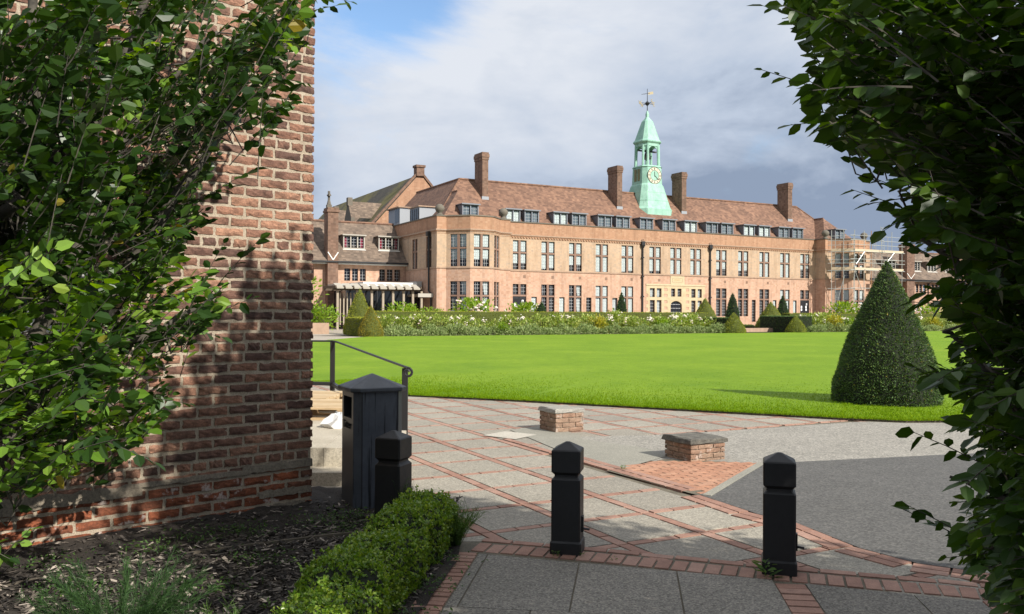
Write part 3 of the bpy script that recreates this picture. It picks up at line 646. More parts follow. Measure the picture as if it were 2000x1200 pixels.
# ------------------------------------------------------------------ pergola and garden room against the left range
gr = empty('garden_room', B(-8.25, -6.1, 0), TH, 'dark glazed garden room with flat white roof beneath the low range windows', 'garden room')
g = MB(); g.box(-7.0, -.1, -4.2, -.1, 0, 3.4); g.build('glazing', mat('dark_glazing', (.015, .017, .02), .12), gr)
g = MB()
for x in (-7.0, -5.6, -4.2, -2.8, -1.4, -.15): g.box(x-.04, x+.04, -4.26, -4.205, 0, 3.4)
g.box(-7.0, -.1, -4.25, -4.205, 1.9, 1.97); g.build('glazing_frame', M_IRON, gr)
g = MB(); g.box(-5.6, -.6, -4.6, -.1, 3.75, 4.1); g.box(-7.6, -5.6, -3.0, -.1, 3.7, 3.95, 1); g.box(-.6, -.08, -4.4, -.1, 3.72, 4.25, 1); g.build('roof_fascia', [M_WHITE, mat('grey_fascia', (.4, .4, .38), .6)], gr)
pg = empty('pergola', B(-8.3, .6, 0), TH, 'timber pergola with pale slatted canopy beside the hall flank', 'pergola')
M_TIMB = varied('weathered_timber', (.33, .27, .20), (.40, .33, .25), (.46, .39, .30), .85, 6, .4); M_TIMD = varied('dark_timber', (.07, .05, .035), (.09, .065, .045), (.12, .085, .06), .85)
for x in (-8.4, -6.7, -5.45, -4.45, -3.55, -2.6, -1.75, -.95):
    p = MB(); p.box(x-.09, x+.09, 0, .18, 0, 3.3); p.build('post', M_TIMB, pg)
p = MB(); p.box(-8.8, -1.2, -.05, .15, 3.3, 3.48); p.box(-8.8, -1.2, 2.6, 2.8, 3.3, 3.48); p.build('beam', M_TIMD, pg)
for k in range(11):
    x = -8.7+k*.75; p = MB(); p.box(x-.045, x+.045, -.5, 3.2, 3.48, 3.68); p.build('rafter', M_TIMD, pg)
for k in range(10):
    x = -8.7+k*.75; p = MB(); p.add([(x+.08, -.45, 3.55), (x+.67, -.45, 3.55), (x+.67, .6, 3.9), (x+.08, .6, 3.9)], [(0,1,2,3)]); p.box(x+.08, x+.67, -.48, -.44, 3.42, 3.56); p.build('canopy_sheet', mat('canopy_cloth', (.38, .345, .29), .9), pg)
p = MB()
for k in range(9): x = -8.3+k*.3; p.box(x-.05, x+.05, .6, .66, .4, 3.1)
p.build('slatted_screen', M_TIMB, pg)
p = MB(); p.box(-1.3, .0, -.1, 2.4, 2.85, 3.05); p.box(-1.35, .05, -.16, -.1, 2.8, 3.12, 1); p.build('porch_roof', [M_TIMB, M_OAK], pg)

# ------------------------------------------------------------------ scaffold round the right wing
sc = empty('scaffold', B(42, 3, 0), TH, 'steel tube scaffold with timber decks around the right wing', 'scaffold')
M_TUBE = mat('galvanised_tube', (.47, .49, .46), .4, Metallic=.5); M_RUST = mat('rusty_tube', (.34, .17, .07), .7); M_DECK = varied('scaffold_boards', (.42, .33, .21), (.5, .4, .27), (.55, .46, .33), .85)
def SP(s, t, h): return (s-42, -(t-3), h)
front = [(38.55, 2.5), (39.3, 3.5), (40.1, 4.3), (41.6, 4.3), (42.75, 4.3), (44.45, 4.3), (46.1, 4.3), (47.8, 4.3)]
back = [(39.6, 2.1), (41.0, 3.4), (44.4, 3.3), (46.4, 1.9), (47.8, 2.4)]
for k, (s, t) in enumerate(front): p = MB(); p.tube([SP(s, t, 0), SP(s, t, 10.75 if k != 5 else 11.2)], .036, 6); p.build('pole', M_RUST if k == 4 else M_TUBE, sc)
for s, t in back: p = MB(); p.tube([SP(s, t, 0), SP(s, t, 10.4)], .03, 6); p.build('pole', M_TUBE, sc)
for z, rad in ((2.0, .03), (4.3, .034), (6.3, .034), (7.1, .03), (7.5, .03), (8.35, .034), (9.1, .03), (9.6, .03), (10.1, .026)):
    p = MB(); p.tube([SP(38.3, 2.2, z), SP(40.1, 4.38, z)], rad, 6); p.build('ledger', M_TUBE, sc)
    p = MB(); p.tube([SP(39.4, 4.36, z+.05), SP(48.2, 4.36, z+.05)], rad, 6); p.build('ledger', M_TUBE, sc)
for z in (4.3, 6.3, 8.35):
    for s in (41.6, 44.45, 47.8): p = MB(); p.tube([SP(s, 4.5, z+.1), SP(s, 1.6, z+.1)], .03, 6); p.build('transom', M_TUBE, sc)
for (a, za), (b, zb) in (((40.0, 6.3), (41.7, 2.9)), ((42.9, 4.2), (44.3, 2.4)), ((44.4, 6.6), (46.3, 8.4)), ((38.7, 2.2), (39.6, 5.8)), ((40.2, 7.0), (41.5, 8.4)), ((44.2, 6.2), (45.8, 4.0))):
    p = MB(); p.tube([SP(a, 4.45 if a > 39.5 else 3.0, za), SP(b, 4.45 if b > 39.8 else 3.4, zb)], .034, 6); p.build('brace', M_TUBE, sc)
for z in (6.38, 8.42):
    p = MB(); p.add([SP(38.5, 2.5, z), SP(39.1, 1.9, z), SP(40.6, 3.5, z), SP(40.1, 4.3, z), SP(38.5, 2.5, z+.07), SP(39.1, 1.9, z+.07), SP(40.6, 3.5, z+.07), SP(40.1, 4.3, z+.07)], [(0,1,2,3),(4,7,6,5),(0,4,5,1),(1,5,6,2),(2,6,7,3),(3,7,4,0)]); p.obox(SP(38.5, 2.5, z+.07), Vector(SP(40.1, 4.3, 0))-Vector(SP(38.5, 2.5, 0)), (.03, .03, 0), (0, 0, .22))
    p.box(-1.9, 6.0, -1.3, -.4, z, z+.07); p.box(-1.9, 6.0, -1.36, -1.31, z+.0, z+.24); p.build('timber_deck', M_DECK, sc)
p = MB()
for x in (0, .42): p.tube([SP(44.1+x, 4.6, 8.4), SP(44.2+x, 4.35, 11.3)], .025, 5)
for k in range(10): p.tube([SP(44.1+k*.01, 4.6-k*.025, 8.6+k*.28), SP(44.52+k*.01, 4.6-k*.025, 8.6+k*.28)], .018, 5)
p.build('ladder', M_TUBE, sc)
# ------------------------------------------------------------------ ground sheets
def sheet(name, pts, z, m, kind='structure', cuts=0):
    mb = MB(); mb.poly([(p[0], p[1], z) for p in pts]); o = mb.build(name, m); o['kind'] = kind; return o
def bpts(*st): return [tuple(B(s, t)[:2]) for s, t in st]
def ground_mat(name, c0, c1, c2, s1, s2, rough=.9, b=.3, bd=.01, w=False):
    m = mat(name, c1, rough); t = m.node_tree; v = worldco(t)
    f = noise(t, v, s1, 7, .65); c = ramp(t, f, [(.3, c0), (.5, c1), (.72, c2)])
    g = noise(t, v, s2, 3, .8); c = mixc(t, .55, c, ramp(t, g, [(.36, (.35, .35, .35)), (.52, (1, 1, 1)), (.68, (1.35, 1.35, 1.35))]), 'MULTIPLY')
    setcol(m, c); bump(m, g, b, bd); return m
M_EARTH = ground_mat('earth', (.05, .04, .03), (.08, .062, .045), (.11, .09, .065), 1.2, 30)
sheet('ground', [(-600, -200), (600, -200), (600, 900), (-600, 900)], -.04, M_EARTH)
def lawn_mat():
    m = mat('mown_grass', (.13, .26, .03), .75); t = m.node_tree; v = worldco(t)
    f = noise(t, v, .35, 6, .6, .3); c = ramp(t, f, [(.3, (.150, .262, .011)), (.55, (.195, .310, .015)), (.75, (.25, .350, .026))])
    mpn = N(t, 'ShaderNodeMapping', i={'Scale': (1.2, 6, 1), 'Rotation': (0, 0, -.3)}); L(t, v, mpn.inputs[0])
    g = noise(t, mpn.outputs[0], 1.3, 6, .7); c = mixc(t, .4, c, ramp(t, g, [(.35, (.72, .8, .6)), (.65, (1.12, 1.06, 1.1))]), 'MULTIPLY')
    mp2 = N(t, 'ShaderNodeMapping', i={'Scale': (1, 2.2, 1), 'Rotation': (0, 0, -.1)}); L(t, v, mp2.inputs[0]); k = noise(t, mp2.outputs[0], 3.2, 9, .78); c = mixc(t, .8, c, ramp(t, k, [(.36, (.66, .74, .6)), (.62, (1.16, 1.12, 1.15))]), 'MULTIPLY')
    h = noise(t, v, 55, 3, .8); c = mixc(t, .45, c, ramp(t, h, [(.35, (.5, .55, .4)), (.65, (1.2, 1.2, 1.2))]), 'MULTIPLY')
    setcol(m, c); bsdf(m).inputs['Specular IOR Level'].default_value = .15; bump(m, h, .6, .03); return m
M_LAWN = lawn_mat()
LAWN_EDGE = [(-10, 27), (-4.3, 18.6), (-1.83, 15.75), (0, 15.0), (1.6, 14.2), (3.2, 13.4), (4.8, 12.6), (5.6, 12.3), (6.5, 12.4), (9, 13), (20, 15), (70, 24)]
lawn_poly = LAWN_EDGE+bpts((75, 20.4), (-20.6, 20.4))+[(-9.75, 46), (-10, 36)]
sheet('lawn', lawn_poly, .03, M_LAWN)
mb = MB()
for a, b in zip(LAWN_EDGE[:-1], LAWN_EDGE[1:]): mb.poly([(*a, -.03), (*b, -.03), (*b, .031), (*a, .031)])
o = mb.build('lawn_edge', M_EARTH); o['kind'] = 'structure'
# blades along and behind the near edge
P = []
ex = np.array(LAWN_EDGE); 
for k in range(1, 10):
    a, b = ex[k], ex[k+1]; ln = np.linalg.norm(b-a); n = int(ln*4600) if k < 9 else 4000; u = rng.random((n, 1)); d = np.where(rng.random((n, 1)) < .25, rng.normal(size=(n, 1))*.025, rng.exponential(1.1, (n, 1)))
    nn = np.array([-(b-a)[1], (b-a)[0]])/ln; q = a+(b-a)*u+nn*d; P.append(q)
P = np.concatenate(P); P = P[(P[:, 1] < 24)]; n = len(P)
P3 = np.column_stack([P, np.full(n, .03)]); D = np.column_stack([rng.normal(size=(n, 2))*.45, np.ones(n)])
V, Q = blades_geo(P3, D, .016+.028*rng.random(n), .006+.005*rng.random(n))
M_BLADE = leaf_mat('grass_blade', (.105, .205, .006), (.15, .265, .009), (.22, .32, .016), .6, .35, .05)
tag(link('grass', quads_mesh('grass', V, Q, M_BLADE)), None, None, None, 'stuff')

M_PATH = ground_mat('pale_path_stone', (.33, .28, .22), (.38, .33, .27), (.43, .38, .31), 1.5, 14)
sheet('terrace', bpts((-24, -14), (60, -14), (60, 13.5), (-24, 13.5)), .0, M_PATH)
tm = MB(); 
sheet('garden_path', bpts((-34, 13.5), (60, 13.5), (60, 16.8), (-34, 16.8)), .004, M_PATH)
sheet('side_path', [(-22, 20), (-10.1, 27), (-9.85, 36), (-9.7, 46)]+bpts((-20.7, 20.4), (-23.5, 17), (-40, 17)), .008, M_PATH)
M_BED = ground_mat('bed_soil', (.06, .045, .03), (.085, .065, .045), (.12, .095, .07), 3, 25)
sheet('flower_bed', bpts((-19.8, 20.3), (8.8, 20.3), (8.8, 16.6), (-19.8, 16.6)), .014, M_BED)
sheet('flower_bed', bpts((15.6, 20.3), (70, 20.3), (70, 16.6), (15.6, 16.6)), .014, M_BED)
k_ = MB(); c = bpts((8.6, 17.3), (15.4, 17.3), (15.4, 17.0), (8.6, 17.0)); k_.prism(c, 0, .32); tag(k_.build('stone_kerb', M_STONE), 'low stone kerb wall in the gap between the clipped yew hedges', 'wall')
k_ = MB(); c = bpts((-33, 13.2), (-21, 13.2), (-21, 12.8), (-33, 12.8)); k_.prism(c, 0, .75); tag(k_.build('planter_wall', M_STONE), 'low pale garden wall below the shrubs left of the tall yew cone', 'wall')

# ------------------------------------------------------------------ clipped yew, shrubs, bed planting
def yew(name, c0, c1, c2): return leaf_mat(name, c0, c1, c2, .55, .12, .25, 2.2, .012)
M_YEW = yew('yew_green', (.06, .115, .040), (.10, .175, .052), (.165, .235, .06)); M_YEWG = yew('yew_gold', (.22, .20, .02), (.30, .25, .025), (.36, .28, .035))
M_YEWM = yew('yew_olive', (.20, .235, .022), (.27, .30, .03), (.34, .35, .045)); M_CORE = mat('dark_twigs', (.012, .016, .007), .95); M_CORO = mat('olive_twigs', (.07, .085, .014), .95)
M_CYP = yew('cypress_green', (.025, .075, .022), (.045, .11, .03), (.07, .15, .04))
def cone(mats, x, y, r, h, label, n, size, wid, kind='cone', bulge=.0, z=0.0, name='topiary_cone'):
    c = MB(); pr = []
    if kind == 'cone':
        for f in np.linspace(0, 1, 14):
            q = r*(1-f)**(.86)*(1+.10*math.sin(f*math.pi))
            if f < .12: q *= .90+.10*(f/.12)
            pr.append((max(q, .02), f*h))
    else:
        for f in np.linspace(0, 1, 12): pr.append((max(r*(.78+.22*min(1, f/.25))*(1-f**2.2)**.9, .02), f*h))
    c.lathe(pr, (0, 0, 0), 28)
    c.v = [(a*(1+.022*math.sin(7*b+5*d)+.016*math.sin(13*a+11*d+1)), b*(1+.022*math.sin(6*a+4*d)+.016*math.sin(12*b+9*d)), d) for a, b, d in c.v]
    o = tufted(name, c, n, size, wid, mats, .75, size*.5, None, (x, y, z)); return tag(o, label, 'topiary' if name.startswith('top') else 'tree')
cone([M_YEW, M_CORE], 6.47, 14.95, .95, 2.44, 'large dark green clipped yew cone on the near edge of the lawn', 52000, .046, .015)
def bcone(s, t, *a, **k): p = B(s, t); return cone(a[0], p.x, p.y, *a[1:], **k)
bcone(-19.4, 14.8, [M_YEWM, M_CORO], 1.12, 3.05, 'tall olive yew cone at the left end of the garden hedge', 9000, .10, .035)
bcone(-20.35, 20.0, [M_YEWG, M_CORO], .80, 1.88, 'small golden yew cone at the lawn corner beside the tall cone', 7000, .085, .03)
bcone(10.2, 14.8, [M_YEWM, M_CORO], 1.35, 2.75, 'broad yew cone in front of the yellow stone entrance', 6000, .11, .04)
bcone(8.6, 20.0, [M_YEWM, M_CORO], .95, 1.56, 'small green yew cone at the left side of the hedge gap', 6000, .09, .035)
bcone(17.3, 15.0, [M_YEWM, M_CORO], 1.45, 2.5, 'yew cone rising behind the clipped hedge on the right side of the gap', 6000, .11, .04)
bcone(15.1, 20.0, [M_YEWM, M_CORO], .85, 1.36, 'lowest yew cone at the lawn end of the right hedge', 5000, .09, .035)
for s, t, r, h, lb in ((3.9, 11.8, .48, 3.2, 'slim dark cypress in front of the hall left of the entrance'), (15.7, 12.0, .62, 3.3, 'slim dark cypress standing in the hedge gap'), (21.7, 12.0, .6, 3.15, 'slim dark cypress before the white door right of the gap'), (-4.1, 12.5, .55, 2.3, 'short feathery conifer behind the hedge near the double windows')):
    bcone(s, t, [M_CYP, M_CORE], r, h, lb, 4500, .13, .04, kind='col', name='cypress_tree')
def hedge(s0, s1, t0, t1, h, label, n, mats, size=.09, name='yew_hedge', z=0):
    c = MB(); a, b = s1-s0, t1-t0; k = max(2, int(a/.9)); 
    for i in range(k):
        x0, x1 = a*i/k, a*(i+1)/k
        c.add([(x0,-b,0),(x1,-b,0),(x1,-b,h),(x0,-b,h)], [(0,1,2,3)]); c.add([(x0,-b,h),(x1,-b,h),(x1,0,h),(x0,0,h)], [(0,1,2,3)]); c.add([(x0,0,0),(x0,0,h),(x1,0,h),(x1,0,0)], [(0,1,2,3)])
    c.add([(0,-b,0),(0,-b,h),(0,0,h),(0,0,0)], [(0,1,2,3)]); c.add([(a,-b,0),(a,0,0),(a,0,h),(a,-b,h)], [(0,1,2,3)])
    o = tufted(name, c, n, size, size*.38, mats, .7, .05, None, B(s0, t0, z), TH); return tag(o, label, 'hedge')
hedge(-18.9, 9.4, 15.6, 16.5, 1.53, 'long level yew hedge behind the white roses left of the gap', 26000, [M_YEWM, M_CORO])
hedge(18.0, 62, 15.6, 16.5, 1.53, 'level yew hedge behind the shrubs right of the gap', 22000, [M_YEWM, M_CORO])
hedge(-20.6, -19.6, 15.6, 19.8, 1.12, 'low clipped yew block between the tall and the golden cone', 7000, [M_YEWM, M_CORO])
hedge(8.2, 9.2, 16.6, 19.7, 1.15, 'dark clipped yew block behind the small cone left of the gap', 6000, [M_YEW, M_CORE])
hedge(15.3, 17.3, 15.8, 19.6, 1.28, 'rounded clipped yew block with sloping top right of the gap', 9000, [M_YEW, M_CORE])
M_BOXL = leaf_mat('light_box', (.07, .13, .015), (.12, .20, .025), (.19, .28, .04), .5, .25, .3)
hedge(9.8, 15.8, 13.9, 14.6, .5, 'low bright green edging hedge at the foot of the hall in the gap', 4000, [M_BOXL, M_CORE], .1, 'edging_hedge')

M_ROSE = leaf_mat('rose_leaf', (.12, .20, .025), (.28, .38, .07), (.50, .53, .17), .45, .3, .4)
M_ROSEY = leaf_mat('yellow_leaf', (.30, .30, .03), (.42, .40, .05), (.52, .47, .09), .5, .3, .3)
M_LAV = leaf_mat('grey_green_leaf', (.12, .18, .06), (.25, .33, .12), (.42, .48, .23), .6, .25, .3)
M_LIME = leaf_mat('lime_leaf', (.13, .24, .02), (.20, .33, .03), (.30, .42, .05), .45, .35, .4)
M_PETAL = varied('white_petal', (.68, .62, .50), (.78, .74, .66), (.80, .68, .62), .7); M_PINK = varied('pink_petal', (.66, .48, .42), (.74, .62, .55), (.78, .72, .62), .7); M_TWIG = mat('twig', (.06, .045, .03), .9)
def bush(name, r, h, n, lsize, lm, fl=0, fm=None, fsize=.09, seed=0, low=.12, shape=1.0):
    """loose shrub: stems, clumps of leaves, flower heads"""
    g = np.random.default_rng(seed); k = 15
    cl = []
    for i in range(k):
        a = g.random()*6.283; rr = r*math.sqrt(g.random())*.85; z = h*(low+(1-low)*g.random()**.8)*(1-.35*(rr/r)**2*shape); cl.append((rr*math.cos(a), rr*math.sin(a), z))
    cl = np.array(cl); idx = g.integers(0, k, n); P = cl[idx]+g.normal(size=(n, 3))*np.array([r*.24, r*.24, h*.12]); P[:, 2] = np.clip(P[:, 2], .03, h*1.08)
    Dd = nrm(P-np.array([0, 0, h*.25])+g.normal(size=(n, 3))*.5*r); Nn = nrm(np.array([0, 0, 1.0])+g.normal(size=(n, 3))*.7)
    V, Q = leaves_geo(P, Dd, Nn, lsize*(.6+.8*g.random(n)), .95)
    root = None
    o = bpy.data.objects.new(name, None); COL.objects.link(o); o.empty_display_size = .2
    link('foliage', quads_mesh(name+'_foliage', V, Q, lm), o)
    s = MB()
    for i in range(0, k, 2): s.tube([(cl[i][0]*.15, cl[i][1]*.15, 0), (cl[i][0]*.6, cl[i][1]*.6, cl[i][2]*.6), tuple(cl[i])], [.02, .014, .006], 4)
    s.build('stem', M_TWIG, o)
    if fl:
        f = MB()
        for i in range(fl):
            a = g.random()*6.283; rr = r*math.sqrt(g.random()); c = (rr*math.cos(a), rr*math.sin(a), h*(.62+.42*g.random()))
            for j in range(int(3+g.random()*5)):
                q = Vector(c)+Vector(g.normal(size=3))*fsize*.75; ss = fsize*(.45+.5*g.random())
                f.lathe([(ss*.25, -ss*.6), (ss*.8, -ss*.25), (ss*.9, ss*.2), (ss*.4, ss*.6)], q, 6)
        f.build('flowers', fm, o)
    return o
ROSES = [bush('rose_bush', .75, 1.25, 620, .15, M_ROSE, 7, M_PETAL, .10, 1), bush('rose_bush', .8, 1.15, 600, .14, M_ROSE, 5, M_PETAL, .085, 2), bush('rose_bush', .7, 1.35, 560, .15, M_ROSE, 6, M_PINK, .09, 3), bush('rose_bush', .7, 1.2, 560, .13, M_ROSE, 0, None, .1, 4)]
SHY = [bush('yellow_shrub', .62, 1.3, 560, .13, M_ROSEY, 0, None, .1, 5), bush('yellow_shrub', .5, .8, 320, .12, M_LIME, 0, None, .1, 6)]
used = set()
def place(o, s, t, rz, sc, label, cat, group, z=.014):
    c = o if o.name not in used else copy_tree(o)
    used.add(o.name); c.location = B(s, t, z); c.rotation_euler = (0, 0, rz); c.scale = (sc, sc, sc*(.92+.16*random.random())); tag(c, label, cat, group); return c
ordn = ['first', 'second', 'third', 'fourth', 'fifth', 'sixth', 'seventh', 'eighth', 'ninth', 'tenth', 'eleventh', 'twelfth', 'thirteenth', 'fourteenth', 'fifteenth', 'sixteenth', 'seventeenth', 'eighteenth', 'nineteenth', 'twentieth', 'twenty-first', 'twenty-second']
seq = [0, 0, 2, 3, 0, 1, 1, 2, 1, 3, 0, 1, 3, 1, 2, 0, 1, 2, 1, 0, 2, 1]
kindw = {0: 'full white-flowered', 1: 'sparse white-flowered', 2: 'pink-tinged', 3: 'flowerless leafy'}
for i, s in enumerate(np.linspace(-18.6, 7.8, 22)):
    k = seq[i]; place(ROSES[k], s+random.uniform(-.2, .2), 18.1+random.uniform(-.4, .4), random.random()*6, random.uniform(.9, 1.12),
        f'{kindw[k]} rose bush in the left bed, {ordn[i]} along from the golden yew cone', 'rose bush', 'rose bushes before the yew hedge')
for i, s in enumerate(np.linspace(18.2, 44, 18)):
    k = seq[(i*3+1) % 22]; place(ROSES[k], s+random.uniform(-.3, .3), 18.0+random.uniform(-.4, .4), random.random()*6, random.uniform(.9, 1.1),
        f'{kindw[k]} rose bush in the right bed, {ordn[i]} along from the hedge gap', 'rose bush', 'rose bushes before the yew hedge')
for s, t, k, sc, lb in ((-2.9, 18.7, 0, 1.0, 'tall yellow-leaved shrub among the roses below the double doors'), (-11.2, 19.7, 1, .9, 'small lime shrub at the lawn edge among the left roses'), (2.7, 18.8, 1, 1.3, 'yellow-green shrub among the roses left of the entrance'), (20.6, 18.9, 0, 1.1, 'tall yellow-leaved shrub in the right bed beside the lowest yew cone'), (23.4, 18.2, 1, 1.3, 'lime shrub in the right bed before the scaffolded wing'), (33.5, 18.9, 0, 1.0, 'yellow-leaved shrub in the right bed behind the large yew cone')):
    place(SHY[k], s, t, random.random()*6, sc, lb, 'shrub', 'yellow shrubs in the flower beds')
# grey-green ground cover along the front of both beds
V_, Q_ = [], []; nb = 0
for s0, s1, cnt in ((-19.2, 8.6, 46), (16.2, 50, 44)):
    for i in range(cnt):
        s = s0+(s1-s0)*(i+random.random()*.8)/cnt; t = 19.5+random.uniform(-.35, .35); p = np.array(B(s, t)); r = random.uniform(.4, .72); h = random.uniform(.38, .75); n = 330
        q = rng.normal(size=(n, 3)); q = nrm(q); q[:, 2] = np.abs(q[:, 2]); P = p+q*np.array([r, r, h])*(.75+.3*rng.random((n, 1)))
        V, Q = leaves_geo(P, nrm(q+rng.normal(size=(n, 3))*.6+[0, 0, .5]), nrm(q+rng.normal(size=(n, 3))*.6), .10+.08*rng.random(n), .6); V_.append(V); Q_.append(Q+nb); nb += len(V)
tag(link('ground_cover', quads_mesh('ground_cover', np.concatenate(V_), np.concatenate(Q_), M_LAV)), 'grey-green catmint ground cover along the front of the flower beds', 'ground cover', None, 'stuff')
# hydrangeas and shrubs behind the hedge
HYD = bush('hydrangea_bush', 1.45, 2.0, 900, .24, M_LIME, 9, M_PINK, .16, 11, .2); GRN = bush('green_shrub', 1.2, 1.9, 700, .22, M_LIME, 0, None, .1, 12, .2)
for o, s, t, sc, lb, cat in ((HYD, -9.3, 11.5, 1.05, 'big pale-flowered hydrangea behind the hedge below the left bay window', 'hydrangea'), (HYD, -5.1, 11.5, .95, 'smaller hydrangea behind the hedge beside the dark double doors', 'hydrangea'), (HYD, 31.0, 11.0, 1.1, 'white-flowered hydrangea at the foot of the scaffold', 'hydrangea'), (HYD, 43.5, 11.0, 1.1, 'hydrangea behind the right hedge beyond the scaffold', 'hydrangea'), (HYD, 50.5, 11.0, 1.1, 'farthest hydrangea behind the right hedge', 'hydrangea'),
    (GRN, -14.9, 11, 1.05, 'lime green shrub behind the hedge in front of the pergola', 'shrub'), (GRN, -12.4, 10.5, .85, 'narrow climbing shrub at the right pergola post', 'shrub'), (GRN, -20.5, 9.5, 1.0, 'leafy shrub on the planter wall left of the tall yew cone', 'shrub'), (GRN, -22.3, 9.0, 1.25, 'dense green shrub on the planter wall at the brick corner', 'shrub')):
    place(o, s, t, random.random()*6, sc, lb, cat, 'shrubs behind the yew hedge', 0)
tr_ = bush('small_tree', 1.5, 2.2, 800, .26, M_LIME, 0, None, .1, 21, .15); tr_.location = B(-21.6, 6.5, 1.7); st = MB(); st.tube([(0, 0, -1.7), (.1, 0, -.6), (0, .1, .6)], [.09, .08, .05], 7); st.build('trunk', M_TWIG, tr_); tag(tr_, 'small bright green tree left of the pergola at the brick corner', 'tree')
# ------------------------------------------------------------------ brick laying in real geometry
def clipc(v, a, b): return max(a, min(b, v))
def lay_wall(name, C, d, nrmv, length, z0, courses, mats, parent, header=lambda i: i % 10 == 0, lower=0, holes=(), ch=.075, pitch=.225, start=0.0, prot=.009, jt=.0225, rg=1.0):
    """bricks with rough rounded faces; C corner, d along, nrmv outwards. courses below `lower` use material 1"""
    V, Q, MI = [], [], []; g = np.random.default_rng(int(abs(C[0]*1000))+3)
    nx, nz = 7, 4; d = np.array(d); nv = np.array(nrmv); up = np.array([0, 0, 1.0]); C = np.array(C)
    for i in range(courses):
        hd = header(i); p = pitch/2 if hd else pitch; a = start-(p/2 if i % 2 else 0) + (0 if not hd else -.02)
        zc = z0+i*ch
        while a < length:
            a0, a1 = max(a, start), min(a+p-jt, length); a += p
            if a1-a0 < .03: continue
            if any(h[0]-.02 < (a0+a1)/2 < h[1]+.02 and h[2] < zc+ch/2 < h[3] for h in holes): continue
            h0, h1 = zc+jt*.55, zc+ch-jt*.45
            u = np.linspace(0, 1, nx); w = np.linspace(0, 1, nz); A, Z = np.meshgrid(a0+(a1-a0)*u, h0+(h1-h0)*w, indexing='ij')
            E_ = np.minimum.outer(np.minimum(u, 1-u)*(a1-a0), np.full(nz, 9)); E2 = np.minimum(E_, (np.minimum(w, 1-w)*(h1-h0))[None, :])
            O = prot-.0035*rg*np.exp(-E2/.003)+(g.normal(size=(nx, nz))*.0017+g.normal()*.0015)*rg
            edge = E2 < 1e-6; A = A+edge*g.normal(size=(nx, nz))*.0024; Z = Z+edge*g.normal(size=(nx, nz))*.0024+g.normal()*.0015
            P = C+d*A[..., None]+nv*O[..., None]+up*Z[..., None]; b = sum(len(x) for x in V)
            V.append(P.reshape(-1, 3)); ii = lambda x, y: b+x*nz+y
            for x in range(nx-1):
                for y in range(nz-1): Q.append((ii(x, y), ii(x+1, y), ii(x+1, y+1), ii(x, y+1)))
            ring = [(x, 0) for x in range(nx)]+[(nx-1, y) for y in range(1, nz)]+[(x, nz-1) for x in range(nx-2, -1, -1)]+[(0, y) for y in range(nz-2, 0, -1)]
            bk = np.array([P[x, y]-nv*(O[x, y]+.012) for x, y in ring]); b2 = b+nx*nz; V.append(bk); m = len(ring)
            for k in range(m): Q.append((ii(*ring[k]), b2+k, b2+(k+1) % m, ii(*ring[(k+1) % m])))
            MI += [1 if i < lower else 0]*((nx-1)*(nz-1)+m)
    me = quads_mesh(name, np.concatenate(V), np.array(Q), mats, MI, False); return link(name, me, parent)
def rough_brick(name, stops, noise_lo, white=0, sc=1.0):
    m = mat(name, (.2, .1, .06), .92); t = m.node_tree; v = worldco(t)
    c = ramp(t, island(t), stops)
    mq = N(t, 'ShaderNodeMapping', i={'Scale': (1, 1, 1.8)}); L(t, v, mq.inputs[0]); f = noise(t, mq.outputs[0], 9*sc, 7, .75, .6); c = mixc(t, .8, c, ramp(t, f, [(.40, noise_lo), (.60, (1, 1, 1)), (.8, (1.25, 1.2, 1.15))]), 'MULTIPLY')
    g = noise(t, v, 90, 4, .7); c = mixc(t, .6, c, ramp(t, g, [(.38, (.5, .5, .5)), (.62, (1.15, 1.15, 1.15))]), 'MULTIPLY')
    if white: q = ramp(t, noise(t, v, 11, 5, .65), [(.57, (0, 0, 0)), (.66, (white,)*3)]); c = mixc(t, q, c, (.55, .48, .43))
    setcol(m, c); bump(m, noise(t, v, 70, 6, .7), .55, .006); return m
M_OLDB = rough_brick('old_brick', [(0, (.14, .078, .06)), (.3, (.25, .128, .088)), (.55, (.35, .175, .112)), (.85, (.44, .235, .15)), (1, (.18, .10, .075))], (.30, .29, .30))
M_REDB = rough_brick('red_plinth_brick', [(0, (.24, .075, .035)), (.5, (.36, .105, .045)), (1, (.17, .085, .055))], (.30, .32, .32), .8)
M_MORT = ground_mat('lime_mortar', (.34, .275, .20), (.43, .355, .265), (.50, .425, .325), 9, 130, .95, .8, .006)
WC = np.array([-1.535, 6.62, 0]); WD = np.array([-.7466, -.6653, 0]); WN = np.array([.6653, -.7466, 0]); WBK = np.array([-.6653, .7466, 0])
bw = empty('brick_building', tuple(WC), 0, 'old brown brick building end with pale mortar beside the path', 'building')
Z0 = .05; LEN = 4.2; NC = 76; WH = Z0+NC*.075; hol = [(1.55, 2.25, 1.40, 2.3)]
rel = lambda p: tuple(np.array(p)-WC)
